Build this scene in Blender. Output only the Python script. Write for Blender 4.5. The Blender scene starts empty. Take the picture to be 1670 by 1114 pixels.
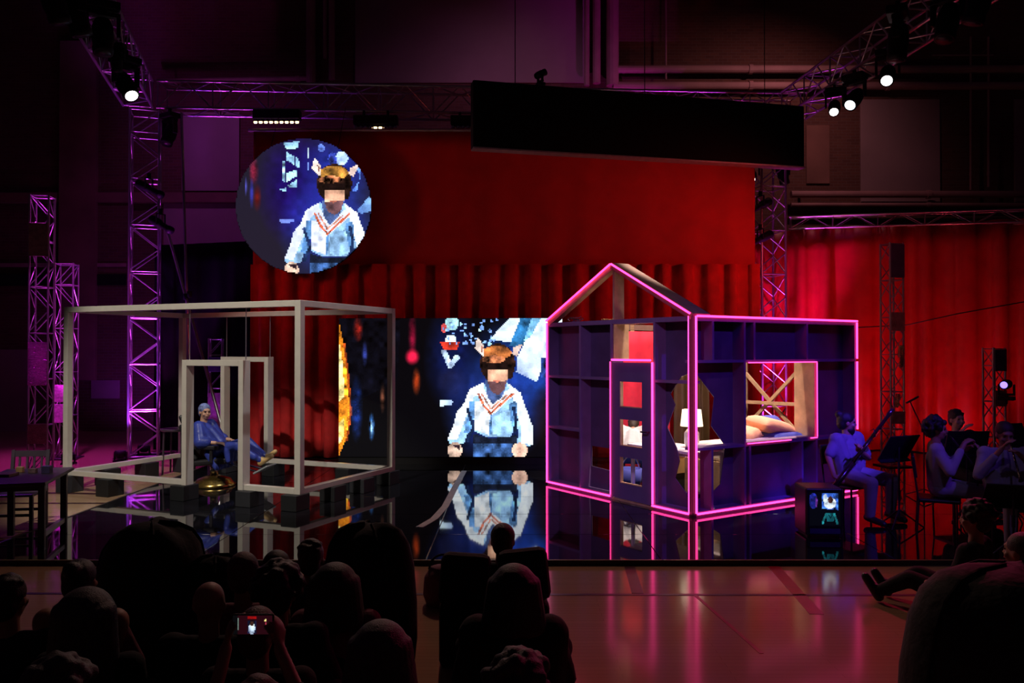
import bpy, bmesh, math, random
import numpy as np
from mathutils import Vector, Matrix, Euler
random.seed(7)
R = math.radians
scene = bpy.context.scene
COL = scene.collection

# ------------------------------------------------------------------ camera
FPX, CAMH, PITCH = 1330.0, 2.01, math.atan(16 / 1330.0)
cd = bpy.data.cameras.new('camera'); cam = bpy.data.objects.new('camera', cd); COL.objects.link(cam)
cd.sensor_width = 36; cd.lens = 36 * FPX / 1670; cd.clip_end = 200
cam.location = (0, 0, CAMH); cam.rotation_euler = (R(90) + PITCH, 0, 0)
scene.camera = cam
_cp, _sp = math.cos(PITCH), math.sin(PITCH)
def ray(px, py):
    x = (px - 835) / FPX; z = (557 - py) / FPX
    return Vector((x, _cp - _sp * z, _sp + _cp * z))
def G(px, py, z=0.0):                       # photo pixel -> point on a level plane
    d = ray(px, py); return Vector((0, 0, CAMH)) + d * ((z - CAMH) / d.z)
def D(px, py, Y):                           # photo pixel -> point at a depth
    d = ray(px, py); return Vector((0, 0, CAMH)) + d * (Y / d.y)

# ------------------------------------------------------------------ world, exposure, lights
scene.view_settings.view_transform = 'Standard'; scene.view_settings.look = 'None'
scene.view_settings.gamma = 1; scene.view_settings.use_curve_mapping = False
scene.view_settings.exposure = 0.0
w = bpy.data.worlds.new('dark_hall'); scene.world = w; w.use_nodes = True
w.node_tree.nodes['Background'].inputs[0].default_value = (0.55, 0.22, 0.5, 1)
w.node_tree.nodes['Background'].inputs[1].default_value = 0.008
def spot(name, loc, target, col, power, angle, blend=0.5, size=0.08):
    l = bpy.data.lights.new(name, 'SPOT'); l.color = col; l.energy = power
    l.spot_size = R(angle); l.spot_blend = blend; l.shadow_soft_size = size
    o = bpy.data.objects.new(name, l); COL.objects.link(o); o.location = loc
    o.rotation_euler = (Vector(target) - Vector(loc)).to_track_quat('-Z', 'Y').to_euler(); return o
def point(name, loc, col, power, size=0.05):
    l = bpy.data.lights.new(name, 'POINT'); l.color = col; l.energy = power; l.shadow_soft_size = size
    o = bpy.data.objects.new(name, l); COL.objects.link(o); o.location = loc; return o
PURPLE = (0.42, 0.04, 1.0); MAG = (0.85, 0.05, 0.9); VIO = (0.16, 0.04, 1.0); WARM = (1, 0.78, 0.5); REDL = (1, 0.08, 0.06)
# front-of-house key on the white frame and the seated performer
spot('front_key', (-5.6, 3.2, 10.5), (-4.35, 11.5, 0.9), (1, 0.93, 0.82), 4200, 25, 0.4, 0.12)
spot('side_key', (1.0, 9.5, 9.5), (-4.0, 11.6, 0.6), (0.85, 0.88, 1.0), 900, 24, 0.6)
# violet wash over house and band from high lamps in front
spot('violet_wash', (6.5, 2.0, 8.0), (3.3, 10.6, 0.9), VIO, 1500, 24, 0.6)
spot('band_wash', (3.0, 1.5, 8.5), (5.3, 9.2, 0.6), (0.45, 0.32, 0.95), 170, 26, 0.8)
spot('bassoon_wash', (5.5, 3.0, 8.0), (4.1, 9.9, 0.9), (0.10, 0.03, 1.0), 6500, 7, 0.9)
spot('lavender_wash', (-2.5, 0.5, 7.5), (1.2, 11.3, 1.0), (0.62, 0.36, 0.95), 1600, 19, 0.7)
# red light grazing the drapes from lamps beside the towers
spot('red_wash_left', (-6.3, 12.6, 4.4), (-1.5, 15.5, 3.6), REDL, 110, 90, 0.9, 0.35)
spot('red_wash_right', (6.0, 12.6, 4.4), (2.6, 15.6, 3.6), (1, 0.06, 0.06), 270, 90, 0.9, 0.35)
spot('red_wash_side', (6.4, 11.0, 6.0), (6.9, 16.2, 1.6), (1, 0.06, 0.1), 70, 62, 0.9)
spot('violet_floor', (-8.0, 14.5, 6.0), (-8.3, 14.6, 0), MAG, 1300, 66, 0.9)
# white light dropped into the roofless house from the rig, and from an added unseen spot overhead
spot('house_top_light', (4.6, 13.7, 5.7), (3.0, 11.3, 0.7), (1, 0.72, 0.62), 1900, 28, 0.5)
spot('house_fill_light', (2.45, 10.75, 6.3), (2.6, 12.4, 1.0), (1, 0.80, 0.72), 2300, 44, 0.4)
# back light onto the gym floor: pink from the rig, warm spot added without fixture
spot('pink_back_light', (5.6, 12.6, 6.0), (1.9, 4.6, 0), (1, 0.04, 0.20), 800, 34, 1.0)
spot('floor_back_light', (-1.0, 13.2, 6.9), (-0.4, 6.2, 0), (1, 0.58, 0.46), 430, 84, 0.8)
spot('wall_wash_warm', (7.0, 17.6, 9.6), (6.0, 21, 5.8), (1, 0.38, 0.42), 190, 140, 1.0)  # unseen spots added behind the rig to lift the back wall
spot('wall_wash_mid', (0.0, 17.6, 9.6), (0.0, 21, 6.8), (0.85, 0.30, 0.72), 70, 140, 1.0)
spot('wall_wash_violet', (-7.5, 17.9, 8.6), (-7.0, 21, 5.0), (0.62, 0.10, 0.8), 90, 140, 1.0)
spot('wall_low_fill', (-9.0, 19.0, 0.3), (-9.0, 21, 2.2), PURPLE, 60, 130, 1.0)  # added spot without a fixture, tints the lower wall violet
spot('totem_wash', (-6.4, 10.5, 5.2), (-8.6, 14.8, 1.6), MAG, 220, 26, 0.8)  # added spot without a fixture, brightens the totem panels
spot('table_wash', (-9.0, 12.5, 5.0), (-5.4, 8.8, 0.5), PURPLE, 170, 36, 0.9)  # added spot without a fixture, lifts the table corner

# ------------------------------------------------------------------ materials
MATS = {}
def mk(name, col, rough=0.6, metal=0.0, var=0.15, scale=6.0, bump=0.0, spec=None, ior=None, bscale=None):
    m = bpy.data.materials.new(name); m.use_nodes = True; nt = m.node_tree
    b = nt.nodes['Principled BSDF']
    b.inputs['Roughness'].default_value = rough; b.inputs['Metallic'].default_value = metal
    if spec is not None: b.inputs['Specular IOR Level'].default_value = spec
    if ior: b.inputs['IOR'].default_value = ior
    tc = nt.nodes.new('ShaderNodeTexCoord'); nz = nt.nodes.new('ShaderNodeTexNoise')
    nz.inputs['Scale'].default_value = scale; nz.inputs['Detail'].default_value = 4
    nt.links.new(tc.outputs['Object'], nz.inputs['Vector'])
    rp = nt.nodes.new('ShaderNodeValToRGB')
    rp.color_ramp.elements[0].position = 0.3; rp.color_ramp.elements[1].position = 0.7
    rp.color_ramp.elements[0].color = (*[max(0, c * (1 - var)) for c in col], 1)
    rp.color_ramp.elements[1].color = (*[min(1, c * (1 + var)) for c in col], 1)
    nt.links.new(nz.outputs['Fac'], rp.inputs['Fac']); nt.links.new(rp.outputs['Color'], b.inputs['Base Color'])
    if bump:
        n2 = nt.nodes.new('ShaderNodeTexNoise'); n2.inputs['Scale'].default_value = bscale or scale * 4
        nt.links.new(tc.outputs['Object'], n2.inputs['Vector'])
        bp = nt.nodes.new('ShaderNodeBump'); bp.inputs['Strength'].default_value = bump; bp.inputs['Distance'].default_value = 0.02
        nt.links.new(n2.outputs['Fac'], bp.inputs['Height']); nt.links.new(bp.outputs['Normal'], b.inputs['Normal'])
    MATS[name] = m; return m
def emis(name, col, s):
    m = bpy.data.materials.new(name); m.use_nodes = True; b = m.node_tree.nodes['Principled BSDF']
    b.inputs['Base Color'].default_value = (*[c * 0.3 for c in col], 1); b.inputs['Roughness'].default_value = 0.4
    b.inputs['Emission Color'].default_value = (*col, 1); b.inputs['Emission Strength'].default_value = s
    MATS[name] = m; return m
def pixel_mat(name, s):
    m = bpy.data.materials.new(name); m.use_nodes = True; nt = m.node_tree; b = nt.nodes['Principled BSDF']
    b.inputs['Base Color'].default_value = (0.003, 0.003, 0.003, 1); b.inputs['Roughness'].default_value = 0.8; b.inputs['Specular IOR Level'].default_value = 0.1
    a = nt.nodes.new('ShaderNodeAttribute'); a.attribute_name = 'pixel'
    nt.links.new(a.outputs['Color'], b.inputs['Emission Color']); b.inputs['Emission Strength'].default_value = s
    MATS[name] = m; return m
def brick_mat(name, c1, c2, mortar, scale):
    m = bpy.data.materials.new(name); m.use_nodes = True; nt = m.node_tree; b = nt.nodes['Principled BSDF']
    tc = nt.nodes.new('ShaderNodeTexCoord'); mp = nt.nodes.new('ShaderNodeMapping'); br = nt.nodes.new('ShaderNodeTexBrick')
    mp.inputs['Rotation'].default_value = (R(90), 0, 0)
    br.inputs['Scale'].default_value = scale; br.inputs['Color1'].default_value = (*c1, 1); br.inputs['Color2'].default_value = (*c2, 1)
    br.inputs['Mortar'].default_value = (*mortar, 1); br.inputs['Mortar Size'].default_value = 0.012
    br.inputs['Brick Width'].default_value = 0.5; br.inputs['Row Height'].default_value = 0.17
    nt.links.new(tc.outputs['Object'], mp.inputs['Vector']); nt.links.new(mp.outputs['Vector'], br.inputs['Vector'])
    nt.links.new(br.outputs['Color'], b.inputs['Base Color']); b.inputs['Roughness'].default_value = 0.9
    bp = nt.nodes.new('ShaderNodeBump'); bp.inputs['Strength'].default_value = 0.5; bp.inputs['Distance'].default_value = 0.02
    nt.links.new(br.outputs['Fac'], bp.inputs['Height']); bp.invert = True; nt.links.new(bp.outputs['Normal'], b.inputs['Normal'])
    MATS[name] = m; return m
def wood_floor_mat():
    m = mk('gym_wood', (0.30, 0.17, 0.085), 0.13, 0, 0.12, 1.2); nt = m.node_tree; b = nt.nodes['Principled BSDF']
    tc = nt.nodes.new('ShaderNodeTexCoord'); br = nt.nodes.new('ShaderNodeTexBrick')
    br.inputs['Scale'].default_value = 1.0; br.inputs['Brick Width'].default_value = 1.4; br.inputs['Row Height'].default_value = 0.06
    br.inputs['Mortar Size'].default_value = 0.0015
    br.inputs['Color1'].default_value = (0.385, 0.24, 0.14, 1); br.inputs['Color2'].default_value = (0.415, 0.26, 0.152, 1); br.inputs['Mortar'].default_value = (0.27, 0.16, 0.09, 1)
    nt.links.new(tc.outputs['Object'], br.inputs['Vector']); nt.links.new(br.outputs['Color'], b.inputs['Base Color'])
    return m
wood_floor_mat()
brick_mat('dark_brick', (0.16, 0.075, 0.05), (0.12, 0.055, 0.04), (0.16, 0.12, 0.1), 2.2)
mk('plaster', (0.36, 0.27, 0.27), 0.9, 0, 0.12, 0.8, 0.15); mk('pilaster_paint', (0.24, 0.13, 0.10), 0.9, 0, 0.2, 1.2, 0.2)
mk('pipe_paint', (0.40, 0.24, 0.23), 0.6, 0, 0.15, 2); mk('dark_steel', (0.03, 0.03, 0.035), 0.5, 0.6, 0.2, 8)
mk('deck_black', (0.006, 0.006, 0.008), 0.035, 0, 0.3, 3, 0.012, ior=1.9, bscale=2.0); mk('deck_edge', (0.05, 0.035, 0.03), 0.5)
mk('deck_trim', (0.35, 0.28, 0.16), 0.4, 0.3)
mk('line_dark', (0.05, 0.02, 0.02), 0.3); mk('line_red', (0.30, 0.015, 0.015), 0.3); mk('tape_white', (0.42, 0.42, 0.42), 0.5)
mk('red_velvet', (0.50, 0.012, 0.012), 0.85, 0, 0.2, 5, 0.2, bscale=60); mk('red_cloth', (0.42, 0.009, 0.009), 0.8, 0, 0.12, 3)
mk('red_satin', (0.55, 0.012, 0.018), 0.42, 0, 0.15, 3, 0.1, bscale=25)
mk('house_red', (0.75, 0.02, 0.05), 0.75); mk('black_cloth', (0.004, 0.004, 0.004), 0.95, spec=.05); mk('brown_cloth', (0.065, 0.032, 0.010), 0.5, 0, 0.25, 4)
mk('aluminium', (0.55, 0.55, 0.58), 0.3, 0.9, 0.1, 10); mk('dull_alu', (0.38, 0.37, 0.38), 0.42, 0.7, 0.15, 10)
mk('frame_white', (0.58, 0.53, 0.46), 0.28, 0, 0.05, 8, spec=.8); mk('block_black', (0.006, 0.006, 0.007), 0.6); mk('block_grey', (0.018, 0.018, 0.022), 0.6)
mk('flat_violet', (0.19, 0.12, 0.25), 0.65, 0, 0.1, 6); mk('flat_skin', (0.10, 0.062, 0.13), 0.7, 0, 0.2, 3, 0.1); mk('door_violet', (0.13, 0.085, 0.21), 0.6, 0, 0.06, 5)  # studs lighter, recessed panels darker: light and shade put into their colours
mk('raw_wood', (0.52, 0.33, 0.18), 0.6, 0, 0.2, 7, 0.1); mk('rafter_wood', (0.20, 0.12, 0.09), 0.6, 0, 0.2, 7); mk('tan_ply', (0.60, 0.38, 0.15), 0.5, 0, 0.12, 5)
mk('white_paint', (0.75, 0.72, 0.68), 0.5, 0, 0.04, 5); mk('black_plastic', (0.012, 0.012, 0.013), 0.4, 0, 0.2, 8); mk('fixture_black', (0.006, 0.006, 0.007), 0.6, 0, 0.2, 8, spec=.25)
mk('screen_case', (0.003, 0.003, 0.003), 0.8, spec=.1); mk('peach_cloth', (0.75, 0.36, 0.20), 0.8, 0, 0.1, 6, 0.2); mk('blue_cloth', (0.05, 0.06, 0.35), 0.8, 0, 0.15, 6)
mk('linen', (0.72, 0.64, 0.55), 0.85, 0, 0.06, 8, 0.3); mk('ceramic', (0.75, 0.72, 0.68), 0.25); mk('brass', (0.55, 0.36, 0.10), 0.22, 0.95, 0.1, 6)
mk('chrome', (0.7, 0.7, 0.72), 0.12, 1.0); mk('dark_leather', (0.015, 0.013, 0.016), 0.45); mk('grey_plate', (0.45, 0.48, 0.48), 0.35, 0.4)
mk('table_dark', (0.05, 0.035, 0.05), 0.35, 0, 0.2, 5); mk('sequin', (0.55, 0.12, 0.5), 0.2, 0.8, 0.7, 60, 0.8, bscale=80); mk('pink_panel', (0.8, 0.3, 0.7), 0.5, 0, 0.3, 25, 0.3)
mk('clay_panel', (0.22, 0.12, 0.13), 0.8, 0, 0.3, 12, 0.4); mk('foil_gold', (0.8, 0.6, 0.3), 0.15, 1.0, 0.3, 20, 0.6); mk('dark_panel', (0.05, 0.035, 0.10), 0.5, 0, 0.4, 6)
mk('skin_light', (0.55, 0.30, 0.20), 0.55, 0, 0.08, 12); mk('skin_mid', (0.36, 0.18, 0.11), 0.55, 0, 0.08, 12); mk('hair_black', (0.010, 0.008, 0.008), 0.55, 0, 0.3, 40, 0.3)
mk('hair_brown', (0.04, 0.022, 0.014), 0.55, 0, 0.3, 40, 0.3); mk('hair_grey', (0.06, 0.055, 0.055), 0.6, 0, 0.3, 40, 0.3); mk('hair_pink_lit', (0.10, 0.035, 0.03), 0.6, 0, 0.3, 40, 0.3)  # reddish hair tone has pink stage light put into its colour
mk('gown_blue', (0.032, 0.05, 0.30), 0.38, 0, 0.25, 6, 0.35, bscale=14); mk('scarf_blue', (0.16, 0.20, 0.42), 0.6, 0, 0.6, 30); mk('shirt_white', (0.70, 0.68, 0.70), 0.8, 0, 0.05, 6, 0.2)
mk('shirt_pale', (0.30, 0.28, 0.34), 0.85, 0, 0.1, 6, 0.2); mk('trouser_grey', (0.20, 0.19, 0.22), 0.85, 0, 0.1, 6, 0.2); mk('cloth_dark', (0.006, 0.006, 0.007), 0.9, 0, 0.3, 8, 0.2); mk('cloth_char', (0.012, 0.011, 0.013), 0.9, 0, 0.3, 8, 0.3)
mk('pink_cloth', (0.20, 0.05, 0.08), 0.85, 0, 0.2, 8, 0.2); mk('bag_olive', (0.014, 0.015, 0.013), 0.8, 0, 0.2, 6, 0.3); mk('bassoon_wood', (0.03, 0.010, 0.012), 0.2, 0, 0.3, 10); mk('purple_fabric', (0.12, 0.03, 0.20), 0.7, 0, 0.3, 5, 0.4)
mk('shirt_grey', (0.17, 0.16, 0.22), 0.85, 0, 0.1, 6, 0.2); mk('paper', (0.62, 0.66, 0.6), 0.8, 0, 0.05, 20); mk('eye_dark', (0.01, 0.008, 0.008), 0.2); mk('jean_blue', (0.05, 0.08, 0.28), 0.8, 0, 0.3, 8, 0.2); mk('lip', (0.46, 0.19, 0.15), 0.5)
emis('neon_pink', (1.0, 0.038, 0.24), 4.4); emis('lens_white', (1.0, 0.93, 0.95), 9); emis('lens_warm', (1.0, 0.88, 0.6), 7); emis('lens_soft', (0.8, 0.9, 1.0), 3); emis('lens_violet', (0.22, 0.14, 1.0), 3)
emis('shade_glow', (1.0, 0.80, 0.56), 1.7); emis('uplight_lens', (1.0, 0.25, 1.0), 8); emis('bulb_strip', (1.0, 0.75, 0.35), 3.5)
pixel_mat('led_pixels', 1.35); pixel_mat('small_screen', 1.0)

# ------------------------------------------------------------------ mesh helpers
class MB:
    def __init__(s): s.V = []; s.F = []
    def add(s, vs, fs):
        o = len(s.V); s.V += [tuple(v) for v in vs]; s.F += [tuple(i + o for i in f) for f in fs]; return s
    def box(s, lo, hi):
        x0, y0, z0 = lo; x1, y1, z1 = hi
        return s.add([(x0, y0, z0), (x1, y0, z0), (x1, y1, z0), (x0, y1, z0), (x0, y0, z1), (x1, y0, z1), (x1, y1, z1), (x0, y1, z1)],
                     [(0, 3, 2, 1), (4, 5, 6, 7), (0, 1, 5, 4), (1, 2, 6, 5), (2, 3, 7, 6), (3, 0, 4, 7)])
    def obox(s, c, size, M=None):
        t = MB().box([-a / 2 for a in size], [a / 2 for a in size]); M = (M or Matrix()).to_3x3()
        return s.add([M @ Vector(v) + Vector(c) for v in t.V], t.F)
    def rings(s, rs, cap=True, closed=False):
        n = len(rs[0]); o = len(s.V)
        for r in rs: s.V += [tuple(v) for v in r]
        m = len(rs)
        for i in range(m if closed else m - 1):
            for j in range(n):
                a = o + i * n + j; b = o + i * n + (j + 1) % n; i2 = (i + 1) % m
                s.F.append((a, b, o + i2 * n + (j + 1) % n, o + i2 * n + j))
        if cap and not closed:
            s.F.append(tuple(o + j for j in reversed(range(n)))); s.F.append(tuple(o + (m - 1) * n + j for j in range(n)))
        return s
    def tube(s, p0, p1, r0, r1=None, n=8):
        p0 = Vector(p0); p1 = Vector(p1); r1 = r0 if r1 is None else r1
        q = (p1 - p0).to_track_quat('Z', 'Y')
        return s.rings([[p + q @ Vector((r * math.cos(2 * math.pi * k / n), r * math.sin(2 * math.pi * k / n), 0)) for k in range(n)] for p, r in ((p0, r0), (p1, r1))])
    def path(s, pts, r, n=8):
        pts = [Vector(p) for p in pts]; rs = []
        for i, p in enumerate(pts):
            d = (pts[min(i + 1, len(pts) - 1)] - pts[max(i - 1, 0)]); q = d.to_track_quat('Z', 'Y')
            rr = r[i] if isinstance(r, (list, tuple)) else r
            rs.append([p + q @ Vector((rr * math.cos(2 * math.pi * k / n), rr * math.sin(2 * math.pi * k / n), 0)) for k in range(n)])
        return s.rings(rs)
    def cap(s, p0, p1, r0, r1=None, n=10, k=3):
        p0 = Vector(p0); p1 = Vector(p1); r1 = r0 if r1 is None else r1
        d = p1 - p0
        if d.length < 1e-5: d = Vector((0, 0, 1e-4)); p1 = p0 + d
        q = d.to_track_quat('Z', 'Y'); rs = []
        for i in range(k + 1):
            a = -math.pi / 2 + (math.pi / 2) * (i + 0.15) / (k + 0.15); rs.append((p0, r0 * math.cos(a), r0 * math.sin(a)))
        for i in range(k + 1):
            a = (math.pi / 2) * i / (k + 0.15); rs.append((p1, r1 * math.cos(a), r1 * math.sin(a)))
        return s.rings([[p + q @ Vector((r * math.cos(2 * math.pi * j / n), r * math.sin(2 * math.pi * j / n), h)) for j in range(n)] for p, r, h in rs])
    def ell(s, c, r, M=None, n=12, m=8):
        c = Vector(c); M = (M or Matrix()).to_3x3(); rs = []
        for i in range(m + 1):
            a = -math.pi / 2 + math.pi * (i * 0.98 / m + 0.01)
            rs.append([c + M @ Vector((r[0] * math.cos(a) * math.cos(2 * math.pi * j / n), r[1] * math.cos(a) * math.sin(2 * math.pi * j / n), r[2] * math.sin(a))) for j in range(n)])
        return s.rings(rs)
    def lathe(s, prof, c=(0, 0, 0), n=20, M=None):
        c = Vector(c); M = (M or Matrix()).to_3x3()
        return s.rings([[c + M @ Vector((max(r, 1e-4) * math.cos(2 * math.pi * j / n), max(r, 1e-4) * math.sin(2 * math.pi * j / n), z)) for j in range(n)] for r, z in prof])
    def prism(s, poly, f0, f1):             # poly of 2-D points, f maps (a,b)->3-D for each end
        n = len(poly)
        return s.rings([[f0(*p) for p in poly], [f1(*p) for p in poly]])
    def mesh(s, name, mat, smooth=False):
        me = bpy.data.meshes.new(name); me.from_pydata(s.V, [], s.F); me.update()
        bm = bmesh.new(); bm.from_mesh(me)
        big = [f for f in bm.faces if len(f.verts) > 4]
        if big: bmesh.ops.triangulate(bm, faces=big)
        bmesh.ops.recalc_face_normals(bm, faces=bm.faces); bm.to_mesh(me); bm.free()
        me.materials.append(MATS[mat])
        if smooth: me.shade_smooth()
        return me
    def build(s, name, mat, parent=None, smooth=False, bevel=0.0, loc=None):
        o = bpy.data.objects.new(name, s.mesh(name, mat, smooth)); COL.objects.link(o)
        if parent: o.parent = parent
        if loc is not None: o.location = loc
        if bevel:
            b = o.modifiers.new('bevel', 'BEVEL'); b.width = bevel; b.segments = 2; b.limit_method = 'ANGLE'
        return o
_unit = {}
def bar(name, p0, p1, r, mat, parent, n=6):             # round bar, mesh data shared between alike bars
    p0 = Vector(p0); p1 = Vector(p1); k = (mat, n)
    if k not in _unit: _unit[k] = MB().tube((0, 0, 0), (0, 0, 1), 1, n=n).mesh('bar_' + mat, mat, True)
    o = bpy.data.objects.new(name, _unit[k]); COL.objects.link(o); o.parent = parent
    o.location = p0; o.rotation_mode = 'QUATERNION'; o.rotation_quaternion = (p1 - p0).to_track_quat('Z', 'Y'); o.scale = (r, r, (p1 - p0).length); return o
def box(name, lo, hi, mat, parent=None, bevel=0.0): return MB().box(lo, hi).build(name, mat, parent, bevel=bevel)
def tag(o, label, cat, group=None):
    o['label'] = label; o['category'] = cat
    if group: o['group'] = group
    return o
def thing(name, label, cat, loc=(0, 0, 0), rz=0.0, group=None):
    o = bpy.data.objects.new(name, None); COL.objects.link(o); o.empty_display_size = 0.1
    o.location = loc; o.rotation_euler = (0, 0, rz); return tag(o, label, cat, group)
def struct(o): o['kind'] = 'structure'; return o
def rot(x=0, y=0, z=0): return Euler((R(x), R(y), R(z))).to_matrix()

# ------------------------------------------------------------------ the hall
FZ = -0.045                                             # gym floor level; the stage deck top is z = 0
floor = struct(MB().box((-22, -3, FZ - 0.2), (24, 22, FZ)).build('floor', 'gym_wood'))
def court_line(p, q, wd, mat):
    p = Vector(p); q = Vector(q); n = Vector((-(q - p).y, (q - p).x, 0)).normalized() * wd / 2; z = Vector((0, 0, 0.0025))
    t = [p - n, q - n, q + n, p + n]
    MB().rings([[v for v in t], [v + z for v in t]]).build('court_line', mat, floor)
court_line(G(-60, 968, FZ), G(1500, 971, FZ), 0.05, 'line_dark'); court_line(G(1262, 924, FZ), G(1332, 1002, FZ), 0.11, 'line_red')
court_line(G(1133, 970, FZ), G(1242, 1066, FZ), 0.03, 'line_red'); court_line(G(1026, 922, FZ), G(1040, 968, FZ), 0.10, 'line_dark')
court_line(G(-10, 821, FZ), G(170, 821, FZ), 0.09, 'line_dark'); court_line(G(-10, 803, FZ), G(190, 806, FZ), 0.12, 'line_dark')
# glossy black deck in panels
deck = struct(bpy.data.objects.new('floor_stage', None)); COL.objects.link(deck)
X0, X1, Y0, Y1 = -5.36, 10.5, 7.87, 17.4
ys = [Y0, 8.97, 10.1, 11.3, 12.52, 13.74, 14.96, 16.18, Y1]
xs = [X0 + i * (X1 - X0) / 7 for i in range(8)]
MB().box((X0, Y0 + 0.002, FZ + 0.001), (X1, Y1, -0.014)).build('deck_base', 'deck_edge', deck)
for i in range(7):
    for j in range(8):
        g = 0.004
        p = MB().box((-(xs[i + 1] - xs[i]) / 2 + g, -(ys[j + 1] - ys[j]) / 2 + g, -0.012), ((xs[i + 1] - xs[i]) / 2 - g, (ys[j + 1] - ys[j]) / 2 - g, 0)).build('deck_panel', 'deck_black', deck, bevel=0.002)
        p.location = ((xs[i] + xs[i + 1]) / 2, (ys[j] + ys[j + 1]) / 2, 0)
        p.rotation_euler = (R(random.uniform(-.05, .05)), R(random.uniform(-.03, .03)), 0)
MB().box((X0, Y0 - 0.02, FZ), (X1, Y0, 0.002)).build('deck_edging', 'deck_edge', deck)
MB().box((X0, Y0 - 0.02, 0.002), (X1, Y0, 0.006)).build('edge_strip', 'deck_trim', deck)
MB().box((X0 - 0.03, Y0 - 0.02, FZ), (X0, Y1, 0.004)).build('deck_edging', 'deck_edge', deck)
tp = [G(757, 768), G(742, 795), G(726, 826), G(708, 846), G(684, 860)]
m = MB(); tv = []
for i, p in enumerate(tp):
    d = tp[min(i + 1, 4)] - tp[max(i - 1, 0)]; n = Vector((-d.y, d.x, 0)).normalized() * 0.045; tv += [p - n, p + n]
m.rings([[tv[0], tv[2], tv[4], tv[6], tv[8], tv[9], tv[7], tv[5], tv[3], tv[1]], [v + Vector((0, 0, .004)) for v in (tv[0], tv[2], tv[4], tv[6], tv[8], tv[9], tv[7], tv[5], tv[3], tv[1])]])
tag(m.build('floor_tape', 'tape_white'), 'curved strip of white tape stuck to the black stage floor before the screen', 'tape')

WY = 21.0
wall = struct(MB().box((-18, WY, FZ), (20, WY + 0.4, 14)).build('wall_back', 'dark_brick'))
def wp(px, py): p = D(px, py, WY); return p.x, p.z
def wall_panel(px0, py0, px1, py1, dpt, mat, name):
    x0, z1 = wp(px0, py0); x1, z0 = wp(px1, py1)
    return box(name, (x0, WY - dpt, z0), (x1, WY, z1), mat, wall, bevel=0.01)
wall_panel(580, -60, 955, 136, 0.06, 'plaster', 'plaster_panel'); wall_panel(1402, 163, 1532, 336, 0.06, 'plaster', 'plaster_panel'); wall_panel(1652, 163, 1800, 336, 0.06, 'plaster', 'plaster_panel')
wall_panel(298, 184, 391, 312, 0.06, 'plaster', 'plaster_panel'); wall_panel(106, 72, 162, 620, 0.25, 'pilaster_paint', 'pilaster'); wall_panel(162, 72, 216, 620, 0.12, 'dark_brick', 'pilaster')
wall_panel(0, 316, 420, 332, 0.2, 'pilaster_paint', 'ledge'); wall_panel(268, 332, 420, 400, 0.05, 'plaster', 'plaster_panel')
wall_panel(150, 560, 196, 650, 0.05, 'plaster', 'plaster_panel'); wall_panel(0, 430, 210, 436, 0.15, 'pipe_paint', 'conduit'); wall_panel(0, 448, 210, 466, 0.15, 'dark_steel', 'conduit')
wall_panel(-40, 570, 48, 730, 0.05, 'plaster', 'plaster_panel'); wall_panel(1314, 205, 1352, 300, 0.05, 'pilaster_paint', 'plaster_panel')
for a, b, r in (((1000, 113), (1700, 113), .1), ((1000, 140), (1700, 140), .1), ((1290, 317), (1700, 317), .09), ((1290, 334), (1700, 334), .05), ((262, 132), (510, 128), .06),
                ((507, -40), (507, 140), .12), ((530, -40), (530, 95), .05), ((541, -40), (541, 130), .08), ((957, -40), (957, 140), .07), ((973, -40), (973, 136), .1), ((999, -40), (999, 140), .16),
                ((1086, -40), (1086, 130), .025), ((1583, 60), (1583, 310), .025), ((1612, 60), (1612, 305), .03), ((1520, 90), (1620, 90), .02)):
    p = D(*a, WY - 0.3); q = D(*b, WY - 0.3); t = MB().tube(p, q, r, n=12)
    d = (q - p).normalized()
    for k in range(1, int((q - p).length // 3.5) + 1): t.tube(p + d * (k * 3.5 - 0.05), p + d * (k * 3.5 + 0.05), r * 1.25, n=12)
    t.tube(p + d * 0.3, (p + d * 0.3) * 1 + Vector((0, .4, 0)), r * 0.4, n=6)
    up_ = abs(d.z) > .7; mid = (a[0] + b[0]) / 2
    lb = ('upright wall pipe above the back truss over the round screen' if mid < 600 else 'upright wall pipe beside the large pale plaster panel above the black panel' if mid < 1050 else 'thin upright conduit on the brick wall over the glossy red drape') if up_ else ('short level wall pipe just above the back truss' if mid < 600 else 'thick level wall pipe running behind the lit lamps of the overhead truss' if a[1] in (113, 140) else 'thin level conduit high on the brick wall' if a[1] == 90 else 'thick level wall pipe below the pale panels over the red drape' if a[1] == 317 else 'slimmer level wall pipe below the pale panels over the red drape')
    tag(t.build('wall_pipe', 'pipe_paint', smooth=False), lb, 'pipe', 'pipes along the back wall')

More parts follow.
